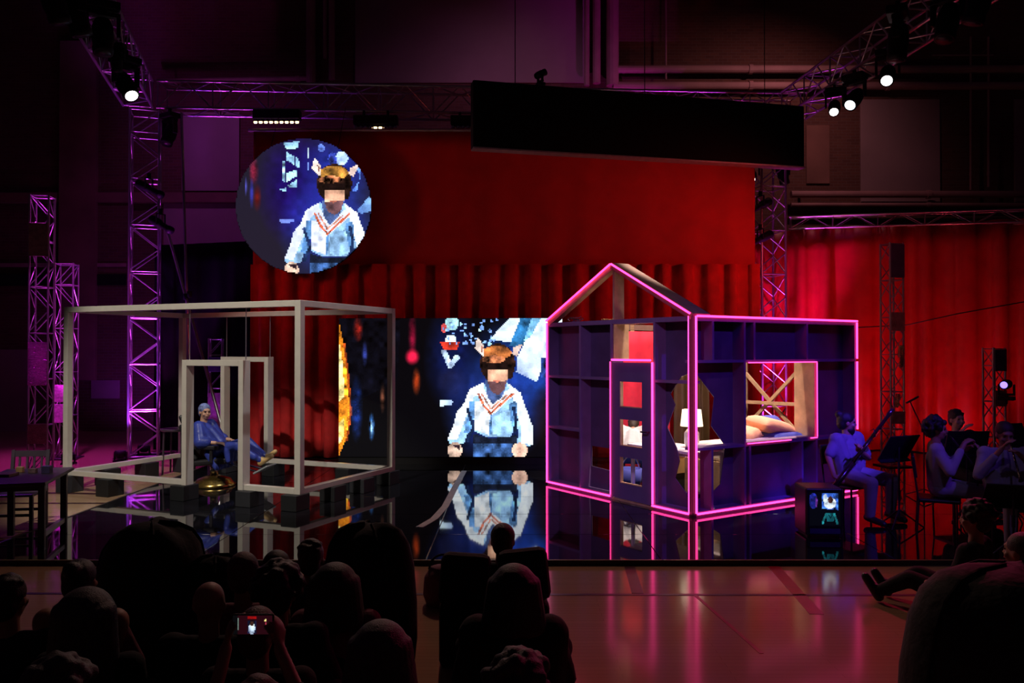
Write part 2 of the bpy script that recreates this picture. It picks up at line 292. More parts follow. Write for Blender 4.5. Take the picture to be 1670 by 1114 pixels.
# ------------------------------------------------------------------ drapes
def drape(name, label, x0, y0, x1, y1, z0, z1, amp, per, mat, seed=0, group=None, cols=160, grow=0.6, sharp=1.0, top_amp=0.3):
    rnd = random.Random(seed); p0 = Vector((x0, y0, 0)); p1 = Vector((x1, y1, 0)); L = (p1 - p0).length; n = Vector((-(p1 - p0).y, (p1 - p0).x, 0)).normalized()
    ph = []; t = 0; a = 0
    offs = [rnd.uniform(-1, 1) for _ in range(int(L / per) + 3)]
    rows = 10; m = MB(); g = []
    for r in range(rows + 1):
        v = r / rows; z = z0 + (z1 - z0) * v; row = []
        for c in range(cols + 1):
            s = L * c / cols; k = s / per; i = int(k); f = k - i
            o = offs[i] * (1 - f) + offs[i + 1] * f
            wv = math.sin(2 * math.pi * (k + 0.18 * o)); wv = math.copysign(abs(wv) ** sharp, wv)
            A = amp * (1 + 0.35 * o) * (top_amp + (1 - top_amp) * (1 - v) ** grow)
            pt = p0 + (p1 - p0) * (c / cols) + n * (wv * A + 0.25 * A * math.sin(5.3 * k + 3 * v + seed))
            row.append((pt.x, pt.y, z))
        g.append(row)
    back = [[(x + n.x * 0.012, y + n.y * 0.012, z) for x, y, z in row] for row in g]
    m.rings([g[r] + back[r][::-1] for r in range(rows + 1)])
    o = m.build(name, mat, smooth=True); return tag(o, label, 'curtain', group)
CY = 15.6
xl = D(413, 400, CY).x; xr = D(1232, 400, CY).x; zt = D(800, 215, CY).z; zp = D(800, 431, CY - .2).z
drape('stage_drape', 'broad smooth dark red backdrop cloth hanging high behind the black rectangular panel', xl, CY, xr, CY, zp - 0.5, zt, 0.02, 0.95, 'red_cloth', 3, cols=200, top_amp=0.5)
drape('pleated_drape', 'pleated deep red velvet drape hanging low behind the video wall', xl, CY - .22, xr, CY - .22, 0.02, zp, 0.075, 0.42, 'red_velvet', 5, cols=560, sharp=0.4, top_amp=0.85)
ra = D(1210, 400, 17.5); rb = D(1760, 400, 15.2)
drape('side_drape', 'tall glossy red drape with broad folds hung from the low truss behind the musicians', ra.x, ra.y, rb.x, rb.y, 0.02, D(1280, 377, 17.2).z, 0.10, 0.62, 'red_satin', 9, cols=360, sharp=0.75, top_amp=0.55)
dl = D(252, 400, 16.9); dr = D(420, 400, 16.2)
drape('masking_drape', 'black masking curtain hanging between the purple lit tower and the red drape', dl.x, dl.y, dr.x, dr.y, 0.02 + FZ, D(300, 398, 16.7).z, 0.04, 0.4, 'black_cloth', 12, cols=120)

# drape track pipes
tag(MB().tube((xl - .1, CY, zt + .03), (xr + .1, CY, zt + .03), 0.03).build('drape_pipe', 'dull_alu'), 'thin pipe along the top edge of the smooth red backdrop', 'pipe')

# ------------------------------------------------------------------ truss work
def truss(name, label, p0, p1, wd, bay, group=None, chord_r=0.025, brace_r=0.014, mat='aluminium', side=None, cat='truss', plates=False):
    p0 = Vector(p0); p1 = Vector(p1); L = (p1 - p0).length; d = (p1 - p0) / L
    t = thing(name, label, cat, p0, 0, group)
    if abs(d.z) > 0.9: a = Vector((math.cos(side or 0), math.sin(side or 0), 0)); b = d.cross(a)
    else: a = Vector((-d.y, d.x, 0)).normalized(); b = d.cross(a)
    h = wd / 2; cs = [(-h, -h), (h, -h), (h, h), (-h, h)]
    P = lambda c, s: a * c[0] + b * c[1] + d * s
    for c in cs: bar('chord', P(c, 0), P(c, L), chord_r, mat, t, 8)
    nb = max(1, round(L / bay)); bl = L / nb
    for f in range(4):
        c0, c1 = cs[f], cs[(f + 1) % 4]
        for i in range(nb + 1):
            if i % 2 == 0 or i == nb: bar('strut', P(c0, min(max(i * bl, .02), L - .02)), P(c1, min(max(i * bl, .02), L - .02)), brace_r, mat, t)
            if i < nb:
                u, v = (c0, c1) if (i + f // 2) % 2 == 0 else (c1, c0)
                bar('brace', P(u, i * bl + .02), P(v, (i + 1) * bl - .02), brace_r, mat, t)
    return t
TZ0 = 6.72; TW = 0.52
A0 = Vector((D(238, 150, 16.0).x, 16.0, 0)); B0 = Vector((D(1251, 150, 16.8).x, 16.8, 0))
tz = TZ0 + TW / 2 + 0.02
tw_a = truss('truss_tower', 'tall box truss tower lit violet beside the black masking curtain', (A0.x, A0.y, FZ), (A0.x, A0.y, tz - .29), TW, 0.46, 'box truss towers', side=R(20))
tw_b = truss('truss_tower', 'tall box truss tower standing behind the pink outlined house', (B0.x, B0.y, 0), (B0.x, B0.y, tz - .29), TW, 0.46, 'box truss towers', side=R(10))
truss('truss_beam', 'long horizontal box truss spanning between the two towers above the red backdrop', (A0.x + .3, A0.y + .02, tz), (B0.x + 0.6, B0.y, tz), TW, 0.54, chord_r=0.027)
le = D(112, -20, 11.3); re_ = D(1575, -20, 11.3)
truss('truss_beam', 'box truss running overhead from the violet tower towards the audience', (A0.x - .02, A0.y - .3, tz), (-5.72, 10.4, tz), TW, 0.5)
truss('truss_beam', 'box truss running overhead past the black rectangular panel on the red drape side', (5.72, B0.y - .3, tz), (6.3, 10.4, tz), TW, 0.5)
qa = D(1288, 365, 17.25); qb = D(1760, 350, 15.1)
truss('truss_beam', 'low slim truss carrying the glossy red drape behind the musicians', qa, qb, 0.24, 0.42, chord_r=0.018, brace_r=0.01)
for q in (tw_a, tw_b): MB().box((-.42, -.42, .0), (.42, .42, .02)).build('base_plate', 'dark_steel', q)
# slanting stand pipes right of the left tower
for a, b in (((272, 372), (303, 484)), ((296, 184), (309, 480))):
    p = D(*a, 15.7); q = D(*b, 15.4); t = thing('stand_pipe', 'slanting metal pipe propped beside the violet lit tower' if a[0] == 272 else 'upright slim metal pipe beside the violet lit tower', 'pipe', (0, 0, 0))
    low = q + (q - p) * ((q.z - FZ) / (p.z - q.z)) if a[0] == 272 else Vector((q.x + .05, q.y, FZ))
    bar('tube', low, p, 0.028, 'aluminium', t); bar('coupler', q - Vector((0, 0, .06)), q + Vector((0, 0, .06)), 0.045, 'dark_steel', t)

# ------------------------------------------------------------------ stage lamps
def moving_light(px, py, Y, aim, lens, label, scale=1.0, hang=True, group='moving head lamps on the rig'):
    aim = Vector(aim).normalized(); s = scale
    if Y is None: Y = FPX * (6.74 - .56 * s + aim.z * .26 * s - CAMH) / (573 - py)
    p = D(px, py, Y)
    c = p - aim * 0.26 * s                           # pivot: lens face lies at p
    q = aim.to_track_quat('Z', 'Y').to_matrix()
    up = 1 if hang else -1
    t = thing('moving_light', label, 'stage light', c, 0, group)
    lh = MB().lathe([(.02, -.24), (.10, -.22), (.13, -.12), (.14, .05), (.12, .14), (.13, .18), (.125, .25), (.10, .25)], (0, 0, 0), 16, q).build('lamp_head', 'fixture_black', t, smooth=True); lh.scale = (s, s, s)
    MB().lathe([(.001, .242), (.095, .242), (.095, .256), (.001, .262)], (0, 0, 0), 16, q).build('lens', lens, lh, smooth=True)
    y = MB().box((-.21, -.05, 0), (-.17, .05, .3)).box((.17, -.05, 0), (.21, .05, .3)).box((-.21, -.06, .26), (.21, .06, .32))
    yk = y.build('yoke', 'fixture_black', t, bevel=.01); yk.scale = (s, s, s * up)
    bs = MB().box((-.2, -.13, .34), (.2, .13, .45)).tube((0, 0, .3), (0, 0, .36), .06).box((-.03, -.03, .45), (.03, .03, .56)).build('base_box', 'fixture_black', t, bevel=.012); bs.scale = (s, s, s * up)
    rz = math.atan2(aim.x, -aim.y); yk.rotation_euler = (0, 0, rz); bs.rotation_euler = (0, 0, rz)
    return t
moving_light(215, 157, None, (.55, -.35, -.8), 'lens_white', 'bright white moving head lamp shining under the overhead truss above the violet tower', 1.0)
for i, (px, py, Y) in enumerate(((192, 118, 12.4), (168, 88, None), (135, 60, None), (100, 40, None), (1462, 100, None), (1585, 40, None), (1540, 66, None))):
    moving_light(px, py, Y, (random.uniform(-.3, .3), random.uniform(-.2, .4), -1), 'black_plastic', ('unlit black moving head lamp hung under the overhead truss above the violet tower', 'unlit black moving head lamp hung under the overhead truss past the black panel')[px > 800], .6 if px == 192 else 1.0)
moving_light(1360, 183, None, (-.35, -.75, -.7), 'lens_white', 'white lit lamp closest to the black rectangular panel under the overhead truss', .75)
moving_light(1386, 172, None, (-.6, -.55, -.7), 'lens_soft', 'pale blue lit oval lamp under the overhead truss between two white ones', .9)
moving_light(1446, 132, None, (-.4, -.7, -.7), 'lens_white', 'white lit lamp farthest along the overhead truss from the black panel', .85)
moving_light(1225, 293, 16.2, (-.25, -.8, -.5), 'lens_warm', 'warm lit round lamp clamped high on the tower behind the house', .8)
moving_light(890, 117, 13.74, (.5, .2, .3), 'black_plastic', 'unlit black lamp standing on top of the black rectangular panel', .45, hang=False)
moving_light(270, 236, 15.6, (-.2, -.3, -.9), 'black_plastic', 'unlit black moving head lamp hung on the violet lit tower', .9)
moving_light(1280, 300, 16.8, (.1, -.2, -.9), 'black_plastic', 'unlit black lamp hung on the outer side of the tower behind the house', .8)
moving_light(1637, 628, 12.6, (-.7, -.7, -.05), 'lens_violet', 'black moving head lamp with violet glowing lens near the music stands', .55, hang=False)
def profile_spot(px, py, Y, ang, label, lit=None):
    t = thing('profile_spot', label, 'stage light', D(px, py, Y), R(ang), 'profile spots clamped to the towers')
    MB().lathe([(.07, -.3), (.085, -.28), (.085, -.05), (.06, 0), (.06, .25), (.075, .26), (.075, .34)], (0, 0, 0), 12, rot(90, 0, 0) @ rot(25, 0, 0)).build('barrel', 'fixture_black', t, smooth=True)
    MB().box((-.1, -.015, -.02), (-.085, .015, .2)).box((.085, -.015, -.02), (.1, .015, .2)).box((-.1, -.015, .19), (.1, .015, .205)).box((-.02, -.03, .2), (.02, .03, .3)).build('yoke', 'fixture_black', t)
    return t
profile_spot(243, 308, 15.6, 70, 'black profile spot clamped across the violet lit tower'); profile_spot(262, 366, 15.6, 60, 'black profile spot clamped low on the violet lit tower')
profile_spot(1240, 336, 16.4, -60, 'black profile spot clamped on the tower behind the house'); profile_spot(1240, 390, 16.4, -70, 'black profile spot clamped lowest on the tower behind the house')
def blinder(px0, px1, py, Y, n, lit, label):
    p = D(px0, py, Y); q = D(px1, py, Y); L = q.x - p.x; ah = 6.745 - p.z; t = thing('led_bar', label, 'stage light', (p.x, Y, p.z), 0, 'strip lamps under the back truss')
    MB().box((0, -.1, .02), (L, .1, .2)).box((L * .2, -.03, .2), (L * .2 + .05, .03, ah)).box((L * .8 - .05, -.03, .2), (L * .8, .03, ah)).build('housing', 'fixture_black', t, bevel=.015)
    for i in range(n):
        x = L * (i + .5) / n
        MB().lathe([(.034, -.075), (.046, -.05), (.046, .02)], (x, -.03, 0), 10).build('reflector', 'chrome', t, smooth=True)
        if lit(i): MB().lathe([(.001, -.095), (.03, -.09), (.042, -.07), (.042, -.05), (.001, -.05)], (x, -.04, .02), 10).build('cell', 'bulb_strip', t, smooth=True)
    return t
blinder(414, 490, 197, 15.90, 9, lambda i: True, 'strip lamp with a row of nine lit warm cells under the truss')
blinder(577, 649, 206, 15.98, 9, lambda i: i in (4, 5), 'mostly dark strip lamp with two lit cells under the truss')
blinder(735, 800, 206, 16.1, 8, lambda i: False, 'unlit strip lamp under the truss next to the black rectangular panel')
def uplight(p, aim, col, power, label, angle=75, z=0.0, lens='uplight_lens'):
    p = Vector(p); t = thing('floor_uplight', label, 'stage light', p, 0, 'floor uplights')
    MB().box((-.1, -.1, 0), (.1, .1, .03)).box((-.12, -.02, .02), (-.1, .02, .18)).box((.1, -.02, .02), (.12, .02, .18)).build('bracket', 'fixture_black', t)
    MB().lathe([(.05, .06), (.09, .09), (.1, .2), (.085, .2), (.08, .17)], (0, 0, 0), 14).build('can', 'fixture_black', t, smooth=True)
    MB().lathe([(.001, .172), (.078, .172), (.078, .18), (.001, .185)], (0, 0, 0), 14).build('lens', lens, t)
    spot('uplight_beam', p + Vector((0, 0, .22)), p + Vector((0, 0, .22)) + Vector(aim), col, power, angle, .6)
    return t
uplight((A0.x - .1, A0.y - .75, FZ), (.05, .28, 1), PURPLE, 760, 'floor uplight washing the tower by the masking curtain in violet', 60)
uplight((A0.x + .0, A0.y + .0, FZ + .02), (.02, .02, 1), MAG, 480, 'floor uplight glowing pink inside the base of the violet tower', 70)
uplight((B0.x - .1, B0.y - .7, 0), (.02, .25, 1), MAG, 1000, 'floor uplight at the foot of the tower behind the house', 60)
uplight((5.55, 14.7, 0), (.05, 1, .60), (1, .04, .10), 150, 'floor uplight reddening the folds of the glossy red drape near the house', 105)
uplight((7.9, 14.0, 0), (.05, 1, .55), (1, .05, .10), 110, 'floor uplight under the red drape near the short totem', 105)
uplight(G(112, 757, FZ), (-.01, .12, 1), MAG, 600, 'floor uplight in front of the pink panelled totem', 60)
uplight(G(340, 748, FZ), (.03, .1, 1), PURPLE, 60, 'floor uplight beside the short totem behind the white frame', 70)

# ------------------------------------------------------------------ black hanging panel
pa, pb = D(772, 128, 13.4), D(1312, 165, 14.85)
pl = Vector((pb.x - pa.x, pb.y - pa.y, 0)); ln = pl.length
t = thing('hanging_panel', 'large blank black rectangular caption screen hung in front of the back truss', 'screen', (pa.x, pa.y, 5.38), math.atan2(pl.y, pl.x))
box('screen_face', (0.02, -.01, .02), (ln - .02, 0.02, 1.10), 'screen_case', t); box('case', (0, 0.02, 0), (ln, .24, 1.12), 'fixture_black', t, bevel=.015)
box('bottom_rail', (0, -.02, -.025), (ln, .2, 0), 'dull_alu', t)
for f in (.12, .5, .88): bar('hanger', (ln * f, .12, 1.12), (ln * f, .12, 4.6), .008, 'dark_steel', t)

# ------------------------------------------------------------------ pixel pictures
def lin(c): return [((v / 255) / 12.92 if v / 255 <= 0.04045 else (((v / 255) + 0.055) / 1.055) ** 2.4) for v in c]
class Pic:
    def __init__(s, x0, y0, x1, y1, nx, ny, bg, seed):
        s.rg = np.random.default_rng(seed); s.nx, s.ny = nx, ny
        xs = x0 + (np.arange(nx) + .5) * (x1 - x0) / nx; ys = y0 + (np.arange(ny) + .5) * (y1 - y0) / ny
        s.X, s.Y = np.meshgrid(xs, ys); s.I = np.ones((ny, nx, 3)) * np.array(bg, float); s.N = s.rg.normal(0, 1, (ny, nx))
    def blotch(s, k=4):
        g = np.kron(s.rg.normal(0, 1, (s.ny // k + 3, s.nx // k + 3)), np.ones((k, k)))
        for _ in range(2): g = (g + np.roll(g, 1, 0) + np.roll(g, -1, 0) + np.roll(g, 1, 1) + np.roll(g, -1, 1)) / 5
        return g[2:2 + s.ny, 2:2 + s.nx]
    def put(s, mk_, col, jit=0.12, a=1.0):
        c = np.array(col, float) * (1 + jit * (.25 * s.rg.normal(0, 1, (s.ny, s.nx)) + 1.15 * s.blotch()))[..., None]
        al = (np.asarray(mk_, float) * a)[..., None]; s.I = s.I * (1 - al) + c * al
    def poly(s, pts, col, jit=.1, a=1.0):
        ins = np.zeros_like(s.X, bool); n = len(pts); j = n - 1
        for i in range(n):
            xi, yi = pts[i]; xj, yj = pts[j]
            if yi != yj: ins ^= ((yi > s.Y) != (yj > s.Y)) & (s.X < (xj - xi) * (s.Y - yi) / (yj - yi) + xi)
            j = i
        s.put(ins, col, jit, a)
    def ell(s, cx, cy, rx, ry, col, soft=0.0, jit=.1, a=1.0):
        d = np.sqrt(((s.X - cx) / rx) ** 2 + ((s.Y - cy) / ry) ** 2)
        s.put(np.clip((1 - d) / max(soft, 1e-3), 0, 1) if soft else d < 1, col, jit, a)
    def line(s, pts, wd, col, jit=.1):
        for (x0, y0), (x1, y1) in zip(pts, pts[1:]):
            dx, dy = x1 - x0, y1 - y0; L = dx * dx + dy * dy; tt = np.clip(((s.X - x0) * dx + (s.Y - y0) * dy) / L, 0, 1)
            s.put(np.hypot(s.X - x0 - tt * dx, s.Y - y0 - tt * dy) < wd / 2, col, jit)
def figure(P, ox, oy, gold, dim):
    T = lambda pts: [(x + ox, y + oy) for x, y in pts]
    w = (235 * dim, 245 * dim, 255); b1 = (150 * dim, 195 * dim, 240 * dim); b2 = (90 * dim, 140 * dim, 200 * dim); nv = (25, 40, 75)
    P.ell(740 + ox, 700 + oy, 400, 430, (34, 60, 165), soft=.8, a=.85)
    P.poly(T([(660, 505), (560, 560), (520, 660), (470, 720), (440, 830), (400, 920), (420, 950), (520, 950), (560, 840), (600, 760), (600, 860), (680, 900), (860, 900), (890, 800), (920, 860), (905, 950), (1000, 975), (1022, 940), (1020, 830), (980, 720), (930, 580), (830, 505), (745, 600)]), b1, .14)
    P.poly(T([(660, 505), (560, 560), (520, 660), (470, 720), (440, 830), (400, 920), (470, 925), (520, 800), (590, 620), (660, 560)]), w, .06)
    P.poly(T([(830, 505), (930, 580), (980, 720), (1020, 830), (1020, 960), (930, 950), (930, 820), (880, 640)]), w, .06)
    P.poly(T([(595, 640), (660, 640), (710, 745), (700, 890), (600, 850)]), w, .12); P.poly(T([(735, 760), (880, 680), (880, 870), (800, 900), (735, 880)]), b1, .15)
    P.poly(T([(560, 640), (600, 640), (590, 800), (560, 880), (520, 870), (545, 760)]), b2, .2); P.poly(T([(850, 660), (900, 640), (910, 800), (880, 860), (855, 760)]), b2, .25)
    P.line(T([(545, 700), (590, 830), (545, 930)]), 22, nv, .2); P.line(T([(880, 690), (900, 780), (890, 860)]), 24, nv, .2); P.line(T([(715, 750), (712, 880)]), 12, b2, .3)
    P.line(T([(640, 570), (700, 690), (725, 705), (850, 590)]), 62, w, .05); P.line(T([(625, 590), (660, 670), (715, 735), (760, 690), (875, 590)]), 16, (190, 90, 60), .25); P.line(T([(650, 590), (715, 700), (830, 600)]), 12, (200, 130, 110), .2)
    P.poly(T([(670, 490), (840, 490), (800, 610), (730, 670), (690, 610)]), (70, 90, 140), .2)
    P.poly(T([(590, 880), (700, 910), (850, 905), (900, 880), (905, 960), (590, 960)]), (22, 28, 45), .3); P.poly(T([(585, 950), (880, 950), (870, 1060), (590, 1060)]), (50, 80, 130), .35)
    P.ell(455 + ox, 1000 + oy, 52, 62, (225, 190, 170), jit=.15); P.ell(925 + ox, 1000 + oy, 58, 55, (225, 180, 160), jit=.2); P.poly(T([(430, 960), (490, 960), (495, 1000)]), (60, 40, 50), .3)
    P.ell(765 + ox, 370 + oy, 128, 145, (35, 20, 16), jit=.4)                                        # hair
    P.ell(760 + ox, 290 + oy, 105, 50, gold, jit=.3); P.ell(735 + ox, 340 + oy, 85, 28, (150, 90, 60), jit=.55); P.ell(770 + ox, 395 + oy, 100, 32, (22, 13, 12), jit=.3)
    P.poly(T([(680, 415), (835, 415), (838, 490), (800, 530), (700, 510)]), (228, 172, 142), .12); P.poly(T([(690, 500), (830, 495), (815, 560), (770, 600), (715, 570)]), (110, 75, 80), .15); P.poly(T([(720, 490), (790, 490), (760, 510)]), (190, 110, 90), .1)
    P.poly(T([(655, 380), (690, 380), (690, 480), (660, 450)]), (30, 18, 15), .3); P.poly(T([(840, 380), (885, 380), (870, 480), (840, 480)]), (30, 18, 15), .3)
    P.poly(T([(618, 175), (668, 245), (660, 320), (600, 255)]), (235, 215, 205), .1); P.poly(T([(640, 235), (662, 255), (648, 290)]), (150, 95, 80), .3); P.poly(T([(945, 225), (905, 320), (868, 300), (880, 255)]), (235, 205, 195), .1)
def pixel_sheet(name, P, fpos, keep, mat, parent):
    ny, nx = P.ny, P.nx; vs = [fpos(i / nx, j / ny) for j in range(ny + 1) for i in range(nx + 1)]; fs = []; cols = []
    for j in range(ny):
        for i in range(nx):
            if keep and not keep((i + .5) / nx, (j + .5) / ny): continue
            a = j * (nx + 1) + i; fs.append((a, a + nx + 1, a + nx + 2, a + 1)); cols.append(lin(np.clip(P.I[j, i], 0, 255)) + [1.0])
    me = bpy.data.meshes.new(name); me.from_pydata([tuple(v) for v in vs], [], fs)
    bm = bmesh.new(); bm.from_mesh(me); bmesh.ops.delete(bm, geom=[v for v in bm.verts if not v.link_faces], context='VERTS'); bm.to_mesh(me); bm.free()
    at = me.attributes.new('pixel', 'FLOAT_COLOR', 'FACE'); at.data.foreach_set('color', np.array(cols, 'f').ravel())
    me.materials.append(MATS[mat]); o = bpy.data.objects.new(name, me); COL.objects.link(o); o.parent = parent; return o
# video wall (picture coordinates: 4.456 units to a photo pixel from 640,510)
P = Pic(-388, 40, 1234, 1047, 168, 105, (7, 6, 9), 1)
P.ell(430, 330, 210, 420, (14, 24, 80), soft=.7, a=.8); P.ell(430, 500, 120, 130, (26, 28, 60), soft=.5, a=.7); P.ell(1000, 400, 500, 420, (25, 60, 150), soft=.7, a=.9); P.ell(1110, 760, 120, 250, (22, 12, 14), soft=.5, a=.9)
P.poly([(-388, 40), (60, 40), (40, 500), (-388, 700)], (8, 8, 16), .5, .6)
P.poly([(-388, 60), (-360, 200), (-325, 420), (-305, 720), (-330, 900), (-388, 1047)], (225, 130, 30), .45); P.poly([(-388, 200), (-365, 330), (-345, 600), (-388, 650)], (255, 235, 150), .2); P.poly([(-388, 800), (-350, 760), (-350, 900), (-388, 960)], (255, 220, 120), .25); P.line([(-350, 230), (-318, 480), (-300, 730), (-330, 930)], 14, (150, 60, 20), .3)
for cx, cy, rx, ry, c in ((-250, 120, 40, 100, (120, 25, 20)), (-200, 300, 22, 100, (40, 50, 120)), (-260, 700, 50, 260, (16, 34, 90)), (-150, 830, 24, 110, (50, 110, 190)), (-148, 840, 9, 70, (160, 210, 250)), (-70, 620, 22, 120, (70, 40, 30))): P.ell(cx, cy, rx, ry, c, soft=.7, jit=.4)
P.ell(145, 160, 34, 180, (110, 14, 40), soft=.7, jit=.25); P.ell(145, 320, 58, 66, (235, 30, 70), soft=.6, jit=.1); P.ell(175, 500, 34, 110, (150, 50, 20), soft=.8, jit=.25)
P.ell(432, 75, 50, 55, (170, 225, 235), jit=.2); P.ell(425, 195, 40, 34, (215, 240, 255), jit=.15); P.ell(375, 110, 22, 34, (215, 80, 80), jit=.2); P.poly([(345, 210), (490, 210), (470, 270), (370, 265)], (190, 50, 35), .2); P.line([(375, 285), (420, 385), (470, 325)], 38, (190, 215, 255), .2); P.poly([(345, 632), (440, 640), (435, 668), (345, 682)], (215, 240, 255), .05)
P.poly([(850, 40), (1234, 40), (1234, 330), (1110, 340), (1050, 505), (900, 430), (910, 320), (960, 220), (700, 200)], (215, 235, 255), .08); P.poly([(930, 40), (1010, 40), (950, 240), (900, 250), (850, 240)], (40, 100, 150), .25); P.poly([(1010, 40), (1080, 40), (1000, 180), (955, 200)], (110, 170, 210), .2); P.poly([(1080, 330), (1180, 330), (1190, 480), (1080, 470)], (40, 70, 150), .3)
for k in range(46): P.ell(P.rg.uniform(330, 760), P.rg.uniform(50, 230), P.rg.uniform(4, 16), P.rg.uniform(4, 14), (120, 160, 235), jit=.3)
figure(P, 0, 0, (165, 95, 50), 1.0)
wl = D(553, 519, 14.6); sw = 364 / FPX * 14.6; z1 = D(700, 519, 14.6).z; z0 = D(700, 745, 14.6).z
t = thing('video_wall', 'wide rectangular video wall standing on the floor showing a pixelated figure in pale blue', 'screen', (wl.x, 14.6, 0))
pixel_sheet('display', P, lambda u, v: (sw * u, -.004, z1 + (z0 - z1) * v), None, 'led_pixels', t)
box('cabinet', (0, 0, z0 - .02), (sw, .12, z1), 'screen_case', t); box('plinth', (0, -.02, 0), (sw, .4, z0 - .02), 'fixture_black', t)
for k in range(5): bar('rear_brace', (sw * (k + .5) / 5, .12, z1 * .6), (sw * (k + .5) / 5, .38, z0), .02, 'dark_steel', t)
# round screen (4.456 units per photo pixel from 380,210)
P = Pic(20, 70, 1004, 1054, 102, 102, (30, 26, 40), 2)
P.ell(480, 420, 330, 480, (26, 12, 84), soft=.6); P.ell(760, 300, 330, 300, (30, 40, 130), soft=.7); P.ell(640, 650, 330, 260, (36, 22, 120), soft=.6)
P.ell(150, 310, 40, 110, (120, 30, 55), soft=.7, jit=.3); P.ell(175, 500, 34, 110, (90, 22, 22), soft=.8); P.ell(135, 470, 18, 120, (50, 50, 150), soft=.7); P.ell(95, 420, 9, 80, (70, 70, 160), soft=.7)
for pts in ([(365, 100), (480, 90), (470, 140), (390, 150)], [(390, 170), (440, 200), (440, 260), (390, 230)], [(390, 320), (460, 300), (465, 345), (390, 385)], [(390, 420), (465, 365), (465, 430)], [(340, 440), (390, 430), (380, 465)], [(455, 200), (485, 240), (480, 285), (455, 270)], [(360, 230), (378, 230), (378, 390), (360, 380)]): P.poly(pts, (150, 200, 235), .25)
P.line([(547, 150), (547, 205)], 16, (200, 225, 245)); P.line([(547, 250), (547, 295)], 12, (120, 150, 230)); P.ell(640, 140, 24, 30, (100, 130, 230), jit=.3); P.ell(790, 215, 46, 52, (170, 200, 255), jit=.2); P.ell(720, 220, 30, 50, (60, 80, 200), jit=.3); P.poly([(880, 250), (930, 300), (900, 460), (860, 460), (930, 360)], (90, 130, 220), .3); P.poly([(900, 600), (1000, 480), (1004, 600), (930, 620)], (140, 190, 235), .15); P.poly([(340, 655), (440, 655), (440, 680), (345, 692)], (130, 150, 235), .1)
figure(P, -28, 30, (165, 115, 50), .93)
cc = D(495, 336, 15.05); cr = 110.5 / FPX * 15.05
t = thing('round_screen', 'round hanging video screen showing a pixelated figure in pale blue', 'screen', (cc.x, 15.05, cc.z))
pixel_sheet('display', P, lambda u, v: ((2 * u - 1) * cr, -.006, (1 - 2 * v) * cr), lambda u, v: (2 * u - 1) ** 2 + (2 * v - 1) ** 2 < .995, 'led_pixels', t)
MB().lathe([(cr, -.05), (cr, .002), (cr * .995, .004), (.001, .004)], (0, 0, 0), 72, rot(90, 0, 0)).build('backing_disc', 'screen_case', t)
for s in (-.5, .5): bar('hang_wire', (s * cr, .03, cr * .86), (s * cr, .72, 6.74 - cc.z), .006, 'dark_steel', t)

# ------------------------------------------------------------------ white open frame with doorways
bx = G(488, 806, .2); BA = R(-23.1)
def B2(px, py, yloc):                                   # pixel -> local (x,z) on a plane y = yloc of the frame
    n = Vector((-math.sin(BA), math.cos(BA), 0)); o = Vector((bx.x, bx.y, 0)) + n * yloc; d = ray(px, py); c = Vector((0, 0, CAMH))
    p = c + d * ((o - c).dot(n) / d.dot(n)); r = p - Vector((bx.x, bx.y, 0)); return r.dot(Vector((math.cos(BA), math.sin(BA), 0))), p.z
t = thing('room_frame', 'white open cuboid room frame with two doorways raised on black blocks', 'stage set', (bx.x, bx.y, 0), BA)
LX, LY, ZT, ZB, W = 4.16, 2.2, 2.66, .2, .045
for x in (-LX, 0):
    for y in (0, LY): box('post', (x - W, y - W, ZB), (x + W, y + W, ZT), 'frame_white', t, .004)
for z in (ZT - .08,):
    for y in (0, LY): box('beam', (-LX + W, y - W + .002, z), (-W, y + W - .002, z + .08), 'frame_white', t, .004)
    for x in (-LX, 0): box('beam', (x - W + .002, W, z), (x + W - .002, LY - W, z + .08), 'frame_white', t, .004)
def door(yl, pl_, pr_, ptop, mirror):
    xa = B2(pl_, 700, yl)[0]; xb = B2(pr_, 700, yl)[0]; zt_ = B2((pl_ + pr_) / 2, ptop, yl)[1]
    box('door_post', (xa - .04, yl - .07, ZB if yl < 1 else .2), (xa + .04, yl + .07, zt_), 'frame_white', t, .004); box('door_post', (xb - .04, yl - .07, .2), (xb + .04, yl + .07, zt_), 'frame_white', t, .004)
    box('door_head', (xa + .04, yl - .07, zt_ - .08), (xb - .04, yl + .07, zt_), 'frame_white', t, .004)
    for x in (xa, xb):
        bar('hang_wire', (x, yl + .03, zt_), (x, yl + .03, ZT - .08), .007, 'aluminium', t)
    box('sill_beam', (-LX + W, yl - W, ZB), (xa - .04, yl + W, ZB + .07), 'frame_white', t, .004); box('sill_beam', (xb + .04, yl - W, ZB), (-W, yl + W, ZB + .07), 'frame_white', t, .004)
    return xa, xb
fd = door(0, 306, 398, 587, False); bd = door(LY, 367, 438, 582, False)
for x in (-LX, 0): box('sill_beam', (x - W, W, ZB), (x + W, LY - W, ZB + .07), 'frame_white', t, .004)
bm_ = Matrix.Translation((bx.x, bx.y, 0)) @ Matrix.Rotation(BA, 4, 'Z')
blocks = [(-LX + .05, 0), (-3.3, 0), (fd[0] - .05, 0), (fd[1] + .1, 0), (-.06, 0), (-.02, .75), (-.02, 1.45), (-.05, LY), (bd[1] + .1, LY), (-LX + .05, LY), (-LX, .7), (-LX, 1.45), (-3.2, LY), (-.8, LY), (bd[0] - .05, LY)]
